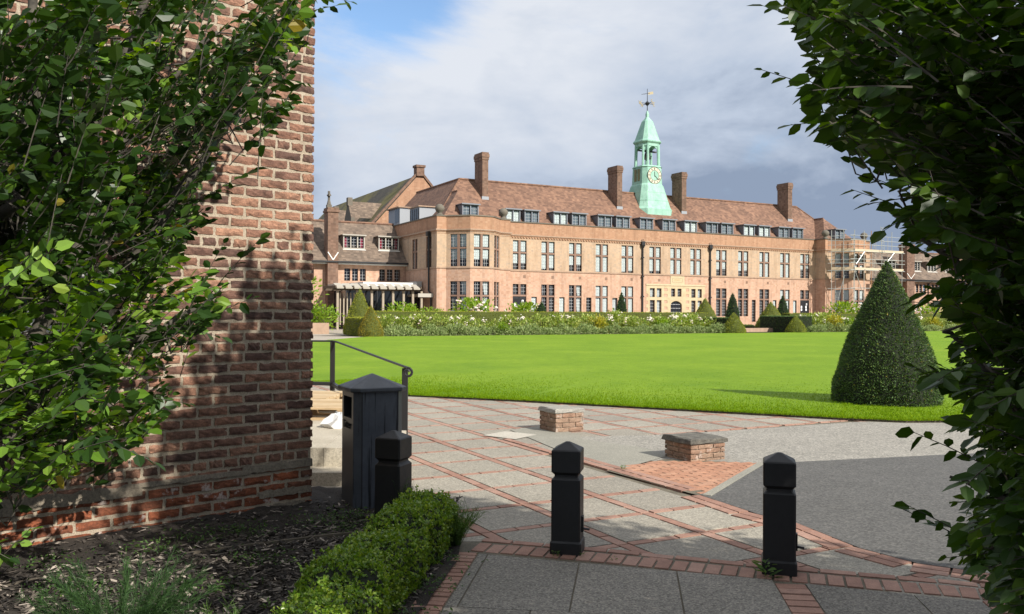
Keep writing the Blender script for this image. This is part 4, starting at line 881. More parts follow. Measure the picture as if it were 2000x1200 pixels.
# the mortar body with the window opening
mb = MB()
xs = [0, 1.55, 2.25, LEN]; zs = [-.05, 1.40, 2.3, WH]
for i in range(3):
    for k in range(3):
        if i == 1 and k == 1: continue
        q = [WD*xs[i]+[0,0,zs[k]], WD*xs[i]+[0,0,zs[k+1]], WD*xs[i+1]+[0,0,zs[k+1]], WD*xs[i+1]+[0,0,zs[k]]]; mb.poly([tuple(x) for x in q])
for (a0, z0, a1, z1) in ((1.55,1.4,2.25,1.4),(1.55,2.3,2.25,2.3),(1.55,1.4,1.55,2.3),(2.25,1.4,2.25,2.3)):
    p, q = WD*a0+[0,0,z0], WD*a1+[0,0,z1]; mb.poly([tuple(p), tuple(q), tuple(q+WBK*.2), tuple(p+WBK*.2)])
far = 9.0
for a, b in ((WD*0, WBK*far), (WBK*far, WBK*far+WD*LEN), (WBK*far+WD*LEN, WD*LEN)): mb.poly([tuple(a+[0,0,-.05]), tuple(b+[0,0,-.05]), tuple(b+[0,0,WH]), tuple(a+[0,0,WH])])
mb.poly([tuple(WD*0+[0,0,WH]), tuple(WD*LEN+[0,0,WH]), tuple(WD*LEN+WBK*far+[0,0,WH]), tuple(WBK*far+[0,0,WH])])
mb.build('mortar', M_MORT, bw)
hdr = lambda i: i in (5, 16, 26, 36, 46, 56, 66)
lay_wall('brickwork', (0, 0, 0), WD, WN, LEN, Z0, NC, [M_OLDB, M_REDB], bw, hdr, 4, hol, start=-.012)
lay_wall('brickwork', (0, 0, 0), WBK, -WD, 3.0, Z0, NC, [M_OLDB, M_REDB], bw, hdr, 4, (), start=.004)
M_CEM = ground_mat('cement_render', (.17, .14, .105), (.22, .185, .14), (.28, .235, .18), 5, 60, .95, .7, .006)
# smeared cement ledge over the plinth courses, narrow and broken
for a0, a1, z, hh in ((-.01, .55, .375, .055), (.5, 1.3, .372, .03), (1.25, 2.0, .32, .075), (2.0, 2.9, .30, .1), (.0, .42, .18, .05), (.05, .33, .08, .04)):
    pl = MB(); n = 14; top = [WD*(a0+(a1-a0)*k/n)+WN*(.013+.002*random.random())+np.array([0,0,z+hh*(.8+.3*random.random())]) for k in range(n+1)]; bot = [WD*(a0+(a1-a0)*k/n)+WN*(.016+.003*random.random())+np.array([0,0,z-.012*random.random()]) for k in range(n+1)]
    for k in range(n): pl.add([tuple(bot[k+1]), tuple(bot[k]), tuple(top[k]), tuple(top[k+1])], [(0,1,2,3)]); pl.add([tuple(top[k+1]), tuple(top[k]), tuple(top[k]-WN*.014), tuple(top[k+1]-WN*.014)], [(0,1,2,3)]); pl.add([tuple(bot[k]), tuple(bot[k+1]), tuple(bot[k+1]-WN*.016), tuple(bot[k]-WN*.016)], [(0,1,2,3)])
    pl.build('cement_repair', M_CEM, bw)
ang = math.atan2(-WD[1], -WD[0])
wn = MB(); wn.box(0, .7, .1, .16, 0, .05); wn.box(0, .7, .1, .16, .85, .9); wn.box(0, .05, .1, .16, .05, .85); wn.box(.65, .7, .1, .16, .05, .85); wn.box(.325, .375, .1, .16, .05, .85); wn.box(.05, .325, .105, .155, .42, .45); wn.box(.375, .65, .105, .155, .42, .45)
wo_ = wn.build('window', M_WHITE, bw, tuple(WD*2.25+[0,0,1.4]), ang); pn = MB(); pn.poly([(.05,.13,.05),(.65,.13,.05),(.65,.13,.85),(.05,.13,.85)]); pn.poly([(0,.6,0),(.7,.6,0),(.7,.6,.9),(0,.6,.9)], 1); pn.build('pane', [M_GLASS, M_DARK], wo_)

# ------------------------------------------------------------------ paving laid slab by slab in the frame of the hall
u2, n2 = np.array([U.x, U.y]), np.array([NV.x, NV.y])
def boxes(C, ex, ey, hx, hy, z0, z1):     # centres (n,2), unit axes, half sizes, heights -> verts, quads
    n = len(C); C = np.asarray(C, float); ex = np.broadcast_to(np.asarray(ex, float), (n, 2)); ey = np.broadcast_to(np.asarray(ey, float), (n, 2)); hx = np.broadcast_to(hx, (n,))[:, None]; hy = np.broadcast_to(hy, (n,))[:, None]; z1 = np.broadcast_to(z1, (n,))
    b = .004; vs = []
    for q, zz in ((0, None), (-b, z1)):
        for sx, sy in ((-1, -1), (1, -1), (1, 1), (-1, 1)):
            p = C+ex*sx*(hx+q)+ey*sy*(hy+q); z = (np.broadcast_to(z0, (n,)) if zz is None else zz); vs.append(np.column_stack([p, z]))
    V = np.stack(vs, 1).reshape(-1, 3); o = (np.arange(n)*8)[:, None]
    Q = np.concatenate([o+np.array([[4, 5, 6, 7]]), o+np.array([[0, 1, 5, 4]]), o+np.array([[1, 2, 6, 5]]), o+np.array([[2, 3, 7, 6]]), o+np.array([[3, 0, 4, 7]])], 0)
    return V, Q
def inpoly(p, poly):
    x, y = p; c = False; j = len(poly)-1
    for i in range(len(poly)):
        if (poly[i][1] > y) != (poly[j][1] > y) and x < (poly[j][0]-poly[i][0])*(y-poly[i][1])/(poly[j][1]-poly[i][1])+poly[i][0]: c = not c
        j = i
    return c
def join(L_):
    Vs, Qs, nb = [], [], 0
    for V, Q in L_: Vs.append(V); Qs.append(Q+nb); nb += len(V)
    return np.concatenate(Vs), np.concatenate(Qs)
def slab_mat(name, c0, c1, c2, spk=1.0, sscale=95):
    m = mat(name, c1, .9); t = m.node_tree; v = worldco(t)
    c = ramp(t, island(t), [(0, c0), (.5, c1), (1, c2)])
    f = noise(t, v, 1.7, 7, .7); c = mixc(t, .5, c, ramp(t, f, [(.3, (.74, .74, .72)), (.6, (1.06, 1.05, 1.04))]), 'MULTIPLY')
    g = N(t, 'ShaderNodeTexVoronoi', i={'Scale': sscale}); L(t, v, g.inputs['Vector']); w = N(t, 'ShaderNodeSeparateColor'); L(t, g.outputs['Color'], w.inputs[0])
    c = mixc(t, .75*spk, c, ramp(t, w.outputs[0], [(0, (.35, .33, .32)), (.35, (.78, .77, .75)), (.7, (1.1, 1.1, 1.08)), (1, (1.75, 1.7, 1.6))]), 'MULTIPLY')
    setcol(m, c); bump(m, w.outputs[0], .35*spk, .004); return m
M_SLAB = slab_mat('aggregate_slab', (.255, .235, .198), (.29, .267, .224), (.325, .30, .25), .7)
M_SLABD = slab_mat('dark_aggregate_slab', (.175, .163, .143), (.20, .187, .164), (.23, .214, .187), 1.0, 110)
def paver_mat(name, c0, c1, c2):
    m = mat(name, c1, .9); t = m.node_tree; v = worldco(t); c = ramp(t, island(t), [(0, c0), (.5, c1), (1, c2)])
    f = noise(t, v, 12, 6, .7); c = mixc(t, .55, c, ramp(t, f, [(.35, (.6, .58, .58)), (.65, (1.1, 1.08, 1.06))]), 'MULTIPLY'); g = noise(t, v, 120, 3, .7); c = mixc(t, .5, c, ramp(t, g, [(.38, (.6, .6, .6)), (.62, (1.15, 1.15, 1.15))]), 'MULTIPLY')
    setcol(m, c); bump(m, g, .3, .003); return m
M_PAV = paver_mat('red_paver', (.31, .17, .125), (.37, .21, .155), (.42, .26, .20)); M_PAVO = paver_mat('orange_paver', (.38, .19, .115), (.44, .225, .14), (.48, .27, .175))
M_JOINT = ground_mat('sandy_joint', (.10, .085, .06), (.14, .12, .085), (.18, .155, .11), 6, 60)
near = [(-.62, 3.0), (-.24, 5.72), (.1, 5.6), (1.0, 5.32), (2.6, 4.8), (3.6, 4.4), (3.6, 3.0)]
road = [(4.80, -4.0), (4.80, -13)]      # in (u, q)
sheet('paving', [(-9, 3), (9, 1), (14, 14), (6.4, 12.5), (3.2, 13.6), (0, 15.2), (-1.83, 16), (-10, 27)], -.012, M_JOINT)
SL, BR1, = [], []
PU, PQ = .69, .683; du, dq = .095, .085
EDGE = [(1.60, 7.36), (1.90, 6.66), (2.12, 6.34), (2.30, 5.71), (2.52, 5.37), (2.72, 5.25), (3.1, 5.02), (3.6, 4.76)]
PALE = [(.87, 10.2), (.75, 10.75), (1.75, 10.95), (2.76, 11.35), (3.6, 11.75), (5.0, 12.4), (5.6, 12.28), (6.5, 12.35), (9, 12.9), (16, 14), (16, 10), (4.72, 9.49), (2.49, 8.86), (1.9, 8.6), (1.3, 9.2)]
DARK = [(2.49, 8.87), (4.72, 9.50), (9, 10.6), (16, 12), (16, 2), (3.9, 3.3), *EDGE[::-1]]
slabs, ba, bb = [], [], []
for k in range(-14, 12):
    for j in range(-4, 24):
        uc, qc = 3.37+PU*(k+.5), -4.78-PQ*(j+.5); p = u2*uc+n2*qc
        if p[1] < 4.6 or p[0] < -6 or p[1] > 20: continue
        if uc > 4.8 and (inpoly(p, PALE) or inpoly(p, DARK) or qc > -8.5): continue
        slabs.append(p)
        for r in range(3): ba.append(u2*(3.37+PU*k)+n2*(-4.78-PQ*(j+(r+.5)/3)))
        for r in range(3): bb.append(u2*(3.37+PU*k+du/2+(PU-du)*(r+.5)/3)+n2*(-4.78-PQ*j))
slabs, ba, bb = np.array(slabs), np.array(ba), np.array(bb)
kept = np.array([not inpoly(p, near) for p in ba]); ba = ba[kept]; kept = np.array([not inpoly(p, near) for p in bb]); bb = bb[kept]
G = [boxes(slabs, u2, n2, (PU-du)/2-.004, (PQ-dq)/2-.004, -.03, rng.normal(size=len(slabs))*.0012)]
V, Q = join(G); o = link('paving_slabs', quads_mesh('paving_slabs', V, Q, M_SLAB)); o['kind'] = 'structure'
G = [boxes(ba, u2, n2, du/2-.004, PQ/6-.003, -.03, rng.normal(size=len(ba))*.0012), boxes(bb, u2, n2, (PU-du)/6-.003, dq/2-.004, -.03, rng.normal(size=len(bb))*.0012)]
ED = np.array([tuple(u2*4.86+n2*-8.2)]+EDGE)
e = [u2*(4.855)+n2*(-3.9-.2277*(j+.5)) for j in range(9, 24)]; e = np.array([p for p in e if not inpoly(p, near)]); G.append(boxes(e, u2, n2, .047, .110, -.03, .0085)); e = np.array([p for p in u2*4.955+n2*(-5.97-.2277*(np.arange(9)[:, None]+.5))]); G.append(boxes(e, u2, n2, .045, .110, -.03, .010))
V, Q = join(G); o = link('paving_brick_bands', quads_mesh('paving_brick_bands', V, Q, M_PAV)); o['kind'] = 'structure'
# tarmac, concrete and the brick triangle, each a sheet above the last
M_TARL = slab_mat('pale_tarmac', (.28, .265, .235), (.28, .265, .235), (.28, .265, .235), .8, 60); M_TARD = slab_mat('dark_tarmac', (.098, .096, .092), (.098, .096, .092), (.098, .096, .092), .8, 70)
sheet('pale_tarmac', PALE, .0035, M_TARL)
sheet('dark_tarmac', DARK, .0065, M_TARD)
M_CONC = slab_mat('old_concrete', (.27, .26, .22), (.27, .26, .22), (.27, .26, .22), .5, 120)
sheet('concrete_strip', [(-.02, 11.35), (.38, 11.75), (.85, 11.0), (.86, 10.55), (1.22, 10.2), (1.48, 9.95), (1.7, 9.35), (1.08, 8.55), (.85, 8.72)], .0075, M_CONC)
sheet('pale_flag', [(-.36, 10.82), (-.08, 11.2), (.32, 10.9), (.05, 10.5)], .009, slab_mat('new_slab', (.46, .43, .37), (.46, .43, .37), (.46, .43, .37), .3))
tri = [(.93, 8.47), (1.62, 9.15), (2.51, 8.93), (1.59, 7.33)]
sheet('brick_triangle_bed', tri, .0045, M_JOINT)
c = []
for r in range(60):
    for k in range(30):
        uc = 3.9+.215*(k+(.5 if r % 2 else 0))*1.0; qc = -5-.068*r; p = u2*uc+n2*qc
        if uc > 4.965 and inpoly(p, [(.84, 8.50), (1.63, 9.08), (2.56, 8.98), (1.61, 7.32)]): c.append(p)
V, Q = boxes(np.array(c), u2, n2, .1035, .031, .0, .008+rng.normal(size=len(c))*.001); o = link('brick_triangle', quads_mesh('brick_triangle', V, Q, M_PAVO)); o['kind'] = 'structure'
def strip(name, p, q, w, z0, z1, m):
    mb = MB(); p, q = Vector((*p, 0)), Vector((*q, 0)); s = (q-p).normalized().cross(Vector((0,0,1)))*w
    mb.obox(p+Vector((0,0,z0)), q-p, s, (0,0,z1-z0)); o = mb.build(name, m); o['kind'] = 'structure'
strip('kerb', (1.62, 7.34), (2.55, 8.95), .075, -.02, .012, M_CONC)
# near slabs, brick edgings
FE = np.array([(-.24, 5.70), (.10, 5.60), (.52, 5.47), (.98, 5.31), (1.48, 5.13), (2.0, 4.97), (2.5, 4.82), (3.3, 4.5)])    # middle line of the soldier course
def along(pl, step, off=0):
    out = []; acc = 0
    for a, b in zip(pl[:-1], pl[1:]):
        ln = np.linalg.norm(b-a); d = (b-a)/ln; t = (step-acc) if out else step/2
        while t < ln: out.append((a+d*t, d)); t += step
        acc = ln-(t-step)
    return out
sheet('near_paving_bed', [(-.85, 2.4), (-.45, 5.85), (-.2, 5.85), (.1, 5.78), (1.0, 5.5), (2.6, 4.98), (3.6, 4.6), (3.6, 2.4)], .002, M_JOINT)
G = []
so_ = along(FE, .099); C = np.array([p for p, d in so_]); D = np.array([d for p, d in so_]); Ey = np.column_stack([-D[:, 1], D[:, 0]]); G.append(boxes(C, D, Ey, .0455, .098, -.02, .009+rng.normal(size=len(C))*.0015))
so_ = along(FE+np.array([.045, .17]), .215); C = np.array([p for p, d in so_]); D = np.array([d for p, d in so_]); Ey = np.column_stack([-D[:, 1], D[:, 0]]); G.append(boxes(C, D, Ey, .103, .040, -.02, .008+rng.normal(size=len(C))*.001))
pd = np.array([.135, .991]); pe = np.array([.991, -.135])
def band(p, q, w, step):
    p, q = np.array(p), np.array(q); ln = np.linalg.norm(q-p); d = (q-p)/ln; e_ = np.array([d[1], -d[0]]); k = int(ln/step); C = np.array([p+d*step*(i+.5) for i in range(k)]); G.append(boxes(C, e_, d, w/2, step/2-.005, -.02, .009+rng.normal(size=k)*.0015))
for off in (.049, .150):
    so_ = along(ED[1:], .218); C = np.array([p for p, d in so_]); D = np.array([d for p, d in so_]); Ey = np.column_stack([-D[:, 1], D[:, 0]]); C = C-Ey*off; kk = np.array([not inpoly(p, near) for p in C]); G.append(boxes(C[kk], D[kk], Ey[kk], .105, .047, -.02, .006+rng.normal(size=kk.sum())*.001))
band((-.60, 3.4), (-.285, 5.62), .17, .073); band((1.38, 3.2), (1.60, 5.02), .17, .098); band((2.42, 3.2), (2.62, 4.68), .17, .098)
V, Q = join(G); o = link('brick_edging', quads_mesh('brick_edging', V, Q, M_PAV)); o['kind'] = 'structure'
def clip(poly, a, b):
    """keep the part of a polygon left of line a->b"""
    out = []; f = lambda p: (b[0]-a[0])*(p[1]-a[1])-(b[1]-a[1])*(p[0]-a[0])
    for p, q in zip(poly, poly[1:]+poly[:1]):
        fp, fq = f(p), f(q)
        if fp >= 0: out.append(p)
        if fp*fq < 0: t = fp/(fp-fq); out.append((p[0]+(q[0]-p[0])*t, p[1]+(q[1]-p[1])*t))
    return out
mb = MB()
def slabrow(r, x0, x1, w, off):
    z1 = 5.10-.6*r; 
    x = x0-w+off
    while x < x1:
        o_ = np.array([.13, 0]); base = np.array([0, z1]); f = lambda a, b: tuple(base+pe*a+pd*b+np.array([-.0, 0]))
        poly = [f(x+.005, -.595), f(x+w-.005, -.595), f(x+w-.005, -.005 if r else .6), f(x+.005, -.005 if r else .6)]
        for a, b in zip(FE[:-1], FE[1:]): 
            a2, b2 = a-np.array([.0, .106]), b-np.array([.0, .106])
            ext = (b2-a2)*50; poly = clip(poly, b2+ext, a2-ext) if len(poly) > 2 else poly
        for (pa, pb, sgn) in LIM:
            if len(poly) > 2: poly = clip(poly, pa, pb) if sgn > 0 else clip(poly, pb, pa)
        if len(poly) > 2:
            k = len(poly); z = .009+random.gauss(0, .0012); mb.rings([[(*p, -.02) for p in poly], [(*p, z) for p in poly]])
        x += w
LIM = [((-.505, 3.4), (-.19, 5.62), -1), ((1.29, 3.2), (1.51, 5.02), 1)]
for r in range(4): slabrow(r, -.6, 1.7, .585, .12 if r % 2 else .40)
LIM = [((1.47, 3.2), (1.69, 5.02), -1), ((2.33, 3.2), (2.53, 4.68), 1)]
for r in range(4): slabrow(r, 1.2, 2.8, .585, .2 if r % 2 else .45)
LIM = [((2.51, 3.2), (2.71, 4.68), -1)]
for r in range(4): slabrow(r, 2.3, 3.6, .585, .0)
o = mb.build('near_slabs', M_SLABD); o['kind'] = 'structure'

# ------------------------------------------------------------------ pedestals
M_PBRK = rough_brick('pale_pedestal_brick', [(0, (.30, .19, .13)), (.5, (.40, .27, .19)), (1, (.33, .19, .125))], (.55, .53, .52), .5)
M_PED = ground_mat('mossy_cap', (.06, .057, .048), (.12, .112, .095), (.19, .18, .15), 14, 90, .95, .8, .006)
def pedestal(fc, w, l, h, capc, label, overs):
    r = empty('brick_pedestal', (fc[0], fc[1], 0), TH, label, 'pedestal'); nc = 6; zb = -.12; chh = (h-.055-zb)/nc
    c = MB(); c.box(.01, w-.01, .01, l-.01, zb, h-.055); c.build('mortar_core', M_MORT, r)
    for C, d, n_, ln in (((0, 0, 0), (1, 0, 0), (0, -1, 0), w), ((0, 0, 0), (0, 1, 0), (-1, 0, 0), l), ((w, 0, 0), (0, 1, 0), (1, 0, 0), l), ((0, l, 0), (1, 0, 0), (0, 1, 0), w)):
        lay_wall('brickwork', C, d, n_, ln, zb, nc, [M_PBRK], r, lambda i: False, 0, (), chh, .2, 0, .005, .010, .5)
    k = MB(); g = np.random.default_rng(5); m = 16; rings = []
    for z, o_ in ((h-.055, overs), (h-.045, overs+.014), (h-.008, overs+.008), (h, overs-.01)):
        ring = []
        for i in range(m):
            s = i/m*4; e_ = int(s); f = s-e_; a, b = [((-o_, -o_), (w+o_, -o_)), ((w+o_, -o_), (w+o_, l+o_)), ((w+o_, l+o_), (-o_, l+o_)), ((-o_, l+o_), (-o_, -o_))][e_]
            ring.append((a[0]+(b[0]-a[0])*f+g.normal()*.005, a[1]+(b[1]-a[1])*f+g.normal()*.005, z+g.normal()*.003))
        rings.append(ring)
    k.rings(rings); k.build('cap_stone', capc, r); return r
pedestal((1.86, 8.97), .45, .43, .235, M_PED, 'low brick pedestal with dark mossy cap beside the orange brick triangle', .012)
pedestal((.57, 11.12), .415, .415, .30, ground_mat('grey_cap', (.24, .225, .20), (.31, .295, .26), (.38, .36, .32), 10, 90), 'low brick pedestal with pale grey cap nearer the lawn', .004)

# ------------------------------------------------------------------ bollards
def paint(name, col, r0, r1):
    m = mat(name, col, r0); t = m.node_tree; v = objco(t); f = noise(t, v, 6, 6, .65); mr = N(t, 'ShaderNodeMapRange', i={'From Min': .3, 'From Max': .7, 'To Min': r0, 'To Max': r1}); L(t, f, mr.inputs['Value']); L(t, mr.outputs[0], bsdf(m).inputs['Roughness'])
    setcol(m, ramp(t, noise(t, v, 18, 6, .75), [(.35, col), (.7, tuple(min(1, c*1.25+.004) for c in col)), (.80, tuple(c*3+.02 for c in col)), (.86, tuple(c*6+.05 for c in col))])); bump(m, noise(t, v, 40, 4, .6), .06, .003); return m
M_BOLL = paint('black_plastic_paint', (.0055, .0055, .006), .42, .62)
def bollard(x, y, rz, label, h=.715, w=.186):
    r = empty('bollard', (x, y, 0), rz, label, 'bollard', 'black square bollards across the path')
    a = w/2; sq = lambda q, z: [(-q, -q, z), (q, -q, z), (q, q, z), (-q, q, z)]
    def ch(q, z, c=.008): return [(-q+c,-q,z),(q-c,-q,z),(q,-q+c,z),(q,q-c,z),(q-c,q,z),(-q+c,q,z),(-q,q-c,z),(-q,-q+c,z)]
    b = MB(); b.rings([ch(a, .09), ch(a, h-.235), ch(a-.018, h-.215), ch(a-.018, h-.205), ch(a, h-.185), ch(a, h-.052), ch(a-.006, h-.044)], cap1=False); b.build('post', M_BOLL, r)
    c = MB(); c.rings([ch(a-.006, h-.044), ch(.012, h, .004)]); c.build('cap', M_BOLL, r)
    c = MB(); c.rings([ch(a+.007, -.02), ch(a+.007, .08), ch(a, .092)]); c.build('base_collar', M_BOLL, r)
    c = MB(); c.box(a-.002, a+.012, -.02, .02, .14, .24); c.tube([(a, 0, .16), (a+.05, 0, .155)], .008, 6); c.build('hasp', M_IRON, r); return r
bollard(.365, 5.60, R(-12), 'black bollard in the middle of the path facing the brick pedestals')
bollard(1.605, 5.19, R(-15.5), 'black bollard on the right with a weed at its foot', .716, .186)
bollard(-.832, 6.12, R(-20), 'black bollard standing against the litter bin behind the box hedge', .71, .196)

# ------------------------------------------------------------------ litter bin
M_BIN = mat('grey_bin_paint', (.05, .055, .065), .38); t_ = M_BIN.node_tree; v_ = objco(t_)
mpn = N(t_, 'ShaderNodeMapping', i={'Scale': (42, 42, 1.3)}); L(t_, v_, mpn.inputs[0])
setcol(M_BIN, mixc(t_, ramp(t_, noise(t_, mpn.outputs[0], 1, 5, .6), [(.57, (0, 0, 0)), (.61, (1, 1, 1))]), ramp(t_, noise(t_, v_, 4, 6, .7), [(.35, (.050, .057, .070)), (.65, (.085, .095, .112))]), (.014, .016, .019)))
M_BIN2 = mat('bin_panel', (.10, .10, .095), .32); t_ = M_BIN2.node_tree; v_ = objco(t_); mpn = N(t_, 'ShaderNodeMapping', i={'Scale': (18, 18, 3)}); L(t_, v_, mpn.inputs[0])
setcol(M_BIN2, mixc(t_, ramp(t_, noise(t_, mpn.outputs[0], 1, 6, .7), [(.60, (0, 0, 0)), (.70, (1, 1, 1))]), (.075, .075, .072), (.26, .235, .17)))
binr = empty('litter_bin', (-1.075, 6.67, .0), TH, 'tall dark grey litter bin with pyramid lid at the corner of the brick building', 'litter bin')
def oc(q, c, z): return [(-q+c,-q,z),(q-c,-q,z),(q,-q+c,z),(q,q-c,z),(q-c,q,z),(-q+c,q,z),(-q,q-c,z),(-q,-q+c,z)]
b = MB(); hw, cc = .192, .052; bot, top = oc(hw, cc, -.02), oc(hw, cc, .95)
for i in range(8):
    j = (i+1) % 8; p0, p1 = bot[i], bot[j]; q0, q1 = top[i], top[j]
    if i == 6:     # left face carries the slot
        b.add([p0, p1, (*p1[:2], .745), (*p0[:2], .745)], [(0,1,2,3)], 1); b.add([(*p0[:2], .905), (*p1[:2], .905), q1, q0], [(0,1,2,3)], 1)
        a0 = Vector(p0).lerp(Vector(p1), .14); a1 = Vector(p0).lerp(Vector(p1), .86)
        for e0, e1 in ((Vector(p0), a0), (a1, Vector(p1))): b.add([(e0.x,e0.y,.745),(e1.x,e1.y,.745),(e1.x,e1.y,.905),(e0.x,e0.y,.905)], [(0,1,2,3)], 1)
        b.add([(a0.x+.06,a0.y,.745),(a1.x+.06,a1.y,.745),(a1.x+.06,a1.y,.905),(a0.x+.06,a0.y,.905)], [(0,1,2,3)], 2)
        for z in (.745, .905): b.add([(a0.x,a0.y,z),(a1.x,a1.y,z),(a1.x+.06,a1.y,z),(a0.x+.06,a0.y,z)], [(0,1,2,3)], 2)
        for e in (a0, a1): b.add([(e.x,e.y,.745),(e.x+.06,e.y,.745),(e.x+.06,e.y,.905),(e.x,e.y,.905)], [(0,1,2,3)], 2)
    else: b.add([p0, p1, q1, q0], [(0,1,2,3)], 0)
b.build('body', [M_BIN, M_BIN2, M_DARK], binr)
def seams():
    s = MB()
    for x, y in ((-hw+cc, -hw-.003), (hw-cc, -hw-.003)): s.box(x-.004, x+.004, y, y+.002, 0, .95)
    return s
seams().build('seam', M_IRON, binr)
l_ = MB(); l_.rings([oc(.214, .056, .945), oc(.221, .058, .955), oc(.221, .058, .974), oc(.214, .056, .98), oc(.005, .001, 1.072)]); l_.build('lid', paint('lid_paint', (.055, .062, .072), .38, .6), binr)
fc = bpy.data.curves.new('lettering', 'FONT'); fc.body = 'Litter'; fc.size = .085; fc.extrude = .0015; fc.align_x = 'CENTER'
fo = bpy.data.objects.new('lettering_curve', fc); COL.objects.link(fo); bpy.context.view_layer.update()
me = bpy.data.meshes.new_from_object(fo.evaluated_get(bpy.context.evaluated_depsgraph_get())); bpy.data.objects.remove(fo); me.materials.clear(); me.materials.append(M_DARK); me.name = 'lettering'
lo = link('lettering', me, binr, (-hw-.003, 0, .665)); lo.rotation_euler = (R(90), 0, R(-90))

# ------------------------------------------------------------------ steps, pallets, bag, railing
M_YORK = ground_mat('pale_york_stone', (.40, .355, .275), (.48, .43, .34), (.54, .49, .40), 3, 70, .85, .25, .003)
st = MB(); yaw = TH*.0
def step(z0, z1, y0, y1, xl, xr, cut):
    xs_ = sorted([xl]+cut+[xr])
    for a, b_ in zip(xs_[:-1], xs_[1:]): st.box(a+.003, b_-.003, y0, y1, z0, z1)
step(-.05, .012, 7.18, 7.62, -4.2, -1.02, [-1.55, -2.3]); step(-.05, .13, 7.62, 7.92, -4.3, -1.02, [-2.0, -3]); 
step(-.05, .30, 7.92, 8.55, -4.4, -1.05, [-1.72, -2.5, -3.3])
for i in range(9):
    yy = 8.555+i*.55; step(-.05, .30, yy, yy+.545, -6.6, -1.1-.22*i, [-1.75-.15*(i % 2)-.14*i, -2.5-.2*i])
tag(st.build('stone_steps', M_YORK), 'pale stone steps and landing behind the litter bin', 'steps')
M_PINE = varied('fresh_pallet_wood', (.50, .34, .18), (.58, .42, .24), (.64, .49, .30), .8, 8, .3)
def pallet(x, y, z, rz, label):
    r = empty('wooden_pallet', (x, y, z), rz, label, 'pallet', 'pallets on the stone landing'); a = MB()
    for k in range(7): a.box(0, 1.2, k*.145, k*.145+.115, .122, .144)
    for x0 in (0, .53, 1.06): a.box(x0, x0+.14, 0, .985, .1, .1215)
    a.build('deck_boards', M_PINE, r); b = MB()
    for x0 in (0, .53, 1.06):
        for y0 in (0, .44, .87): b.box(x0, x0+.14, y0, y0+.115, .022, .0995)
    b.build('blocks', M_PINE, r); c = MB()
    for y0 in (0, .44, .87): c.box(0, 1.2, y0, y0+.115, 0, .0215)
    c.build('bottom_boards', M_PINE, r); return r
pallet(-3.05, 10.0, .30, R(-6), 'pale wooden pallet lying nearest the stone steps'); pallet(-3.55, 11.15, .30, R(-6), 'pale wooden pallet lying farther back under the railing')
pb = MB(); g = np.random.default_rng(9)
for i in range(9):
    pass
ring = lambda r, z: [(r*math.cos(a)*1.5+g.normal()*.02, r*math.sin(a)+g.normal()*.02, z+g.normal()*.012) for a in np.linspace(0, 6.283, 15)[:-1]]
pb.rings([ring(.13, 0), ring(.15, .04), ring(.13, .09), ring(.08, .13), ring(.03, .15)]); tag(pb.build('plastic_bag', mat('white_plastic', (.72, .73, .74), .35), None, (-1.83, 9.35, .30)), 'crumpled white plastic bag between the pallet and the litter bin', 'plastic bag')
ra = empty('handrail', (-2.72, 13.0, .3), 0, 'black iron handrail with scrolled end beside the lawn', 'handrail')
def RP(x, y, z): return (x+2.72, y-13.0, z-.3)
for (x, y, z0, z1) in ((-2.69, 13.0, .30, 1.09), (-1.25, 10.15, -.02, .885)):
    p = MB(); p.box(*[v for v in (RP(x-.034, y, 0)[0], RP(x+.034, y, 0)[0])], y-13.0-.02, y-13.0+.02, z0-.3, z1-.3); p.build('post', M_IRON, ra)
p = MB(); p.tube([RP(-7, 13.4, 1.09), RP(-2.69, 13.0, 1.10), RP(-2.6, 12.9, 1.09), RP(-1.25, 10.15, .90)]+[RP(-1.2+.055*math.sin(a)*(1-a/14), 10.0, .845+.055*math.cos(a)*(1-a/14)) for a in np.linspace(0, 7.5, 16)], .015, 6); p.build('rail', M_IRON, ra)
p = MB(); p.bar(RP(-7, 13.4, .47), RP(-2.69, 13.0, .46), .05, .05); p.bar(RP(-2.69, 13.0, .46), RP(-1.25, 10.15, .16), .05, .05); p.build('lower_rail', M_IRON, ra)
# ------------------------------------------------------------------ planting bed by the wall
M_SOIL = ground_mat('dark_soil', (.018, .014, .011), (.030, .023, .017), (.05, .038, .028), 6, 60, .95, .9, .015)
bed = MB(); g = np.random.default_rng(4); nx_, ny_ = 46, 40
def soil_z(x, y):
    d = max(0, (np.array([x, y])-WC[:2])@WN[:2]); w = max(0, min(1, 1-d/1.6)); return .018+.085*w
def soil_xy(i, j):
    a = i/nx_; b = j/ny_; y = 2.4+4.75*b; xr = -.60+.155*(y-3.4)/1.0*.9 if y < 5.9 else -.22-.4*(y-5.9); xr = min(xr, -.33) if y < 6.2 else min(xr, -.42)-.5*(y-6.2); xl = -4.2
    return xl+(xr-xl)*a, y
for j in range(ny_+1):
    for i in range(nx_+1): x, y = soil_xy(i, j); bed.v.append((x, y, soil_z(x, y)+g.normal()*.008))
for j in range(ny_):
    for i in range(nx_): q = j*(nx_+1)+i; bed.f.append((q, q+1, q+nx_+2, q+nx_+1)); bed.m.append(0)
o = bed.build('soil', M_SOIL, smooth=True); o['kind'] = 'structure'
n = 34000; x = rng.uniform(-3.6, -.4, n); y = rng.uniform(2.9, 6.9, n)
dw = (np.column_stack([x, y])-WC[:2])@WN[:2]; keep = (dw > .03) & (x < -.70+.155*(y-3.4)) & ((dw > .55) | (rng.random(n) < .22)); x, y, dw = x[keep], y[keep], dw[keep]; n = len(x)
z = .024+.085*np.clip(1-dw/1.6, 0, 1)+rng.random(n)*.014
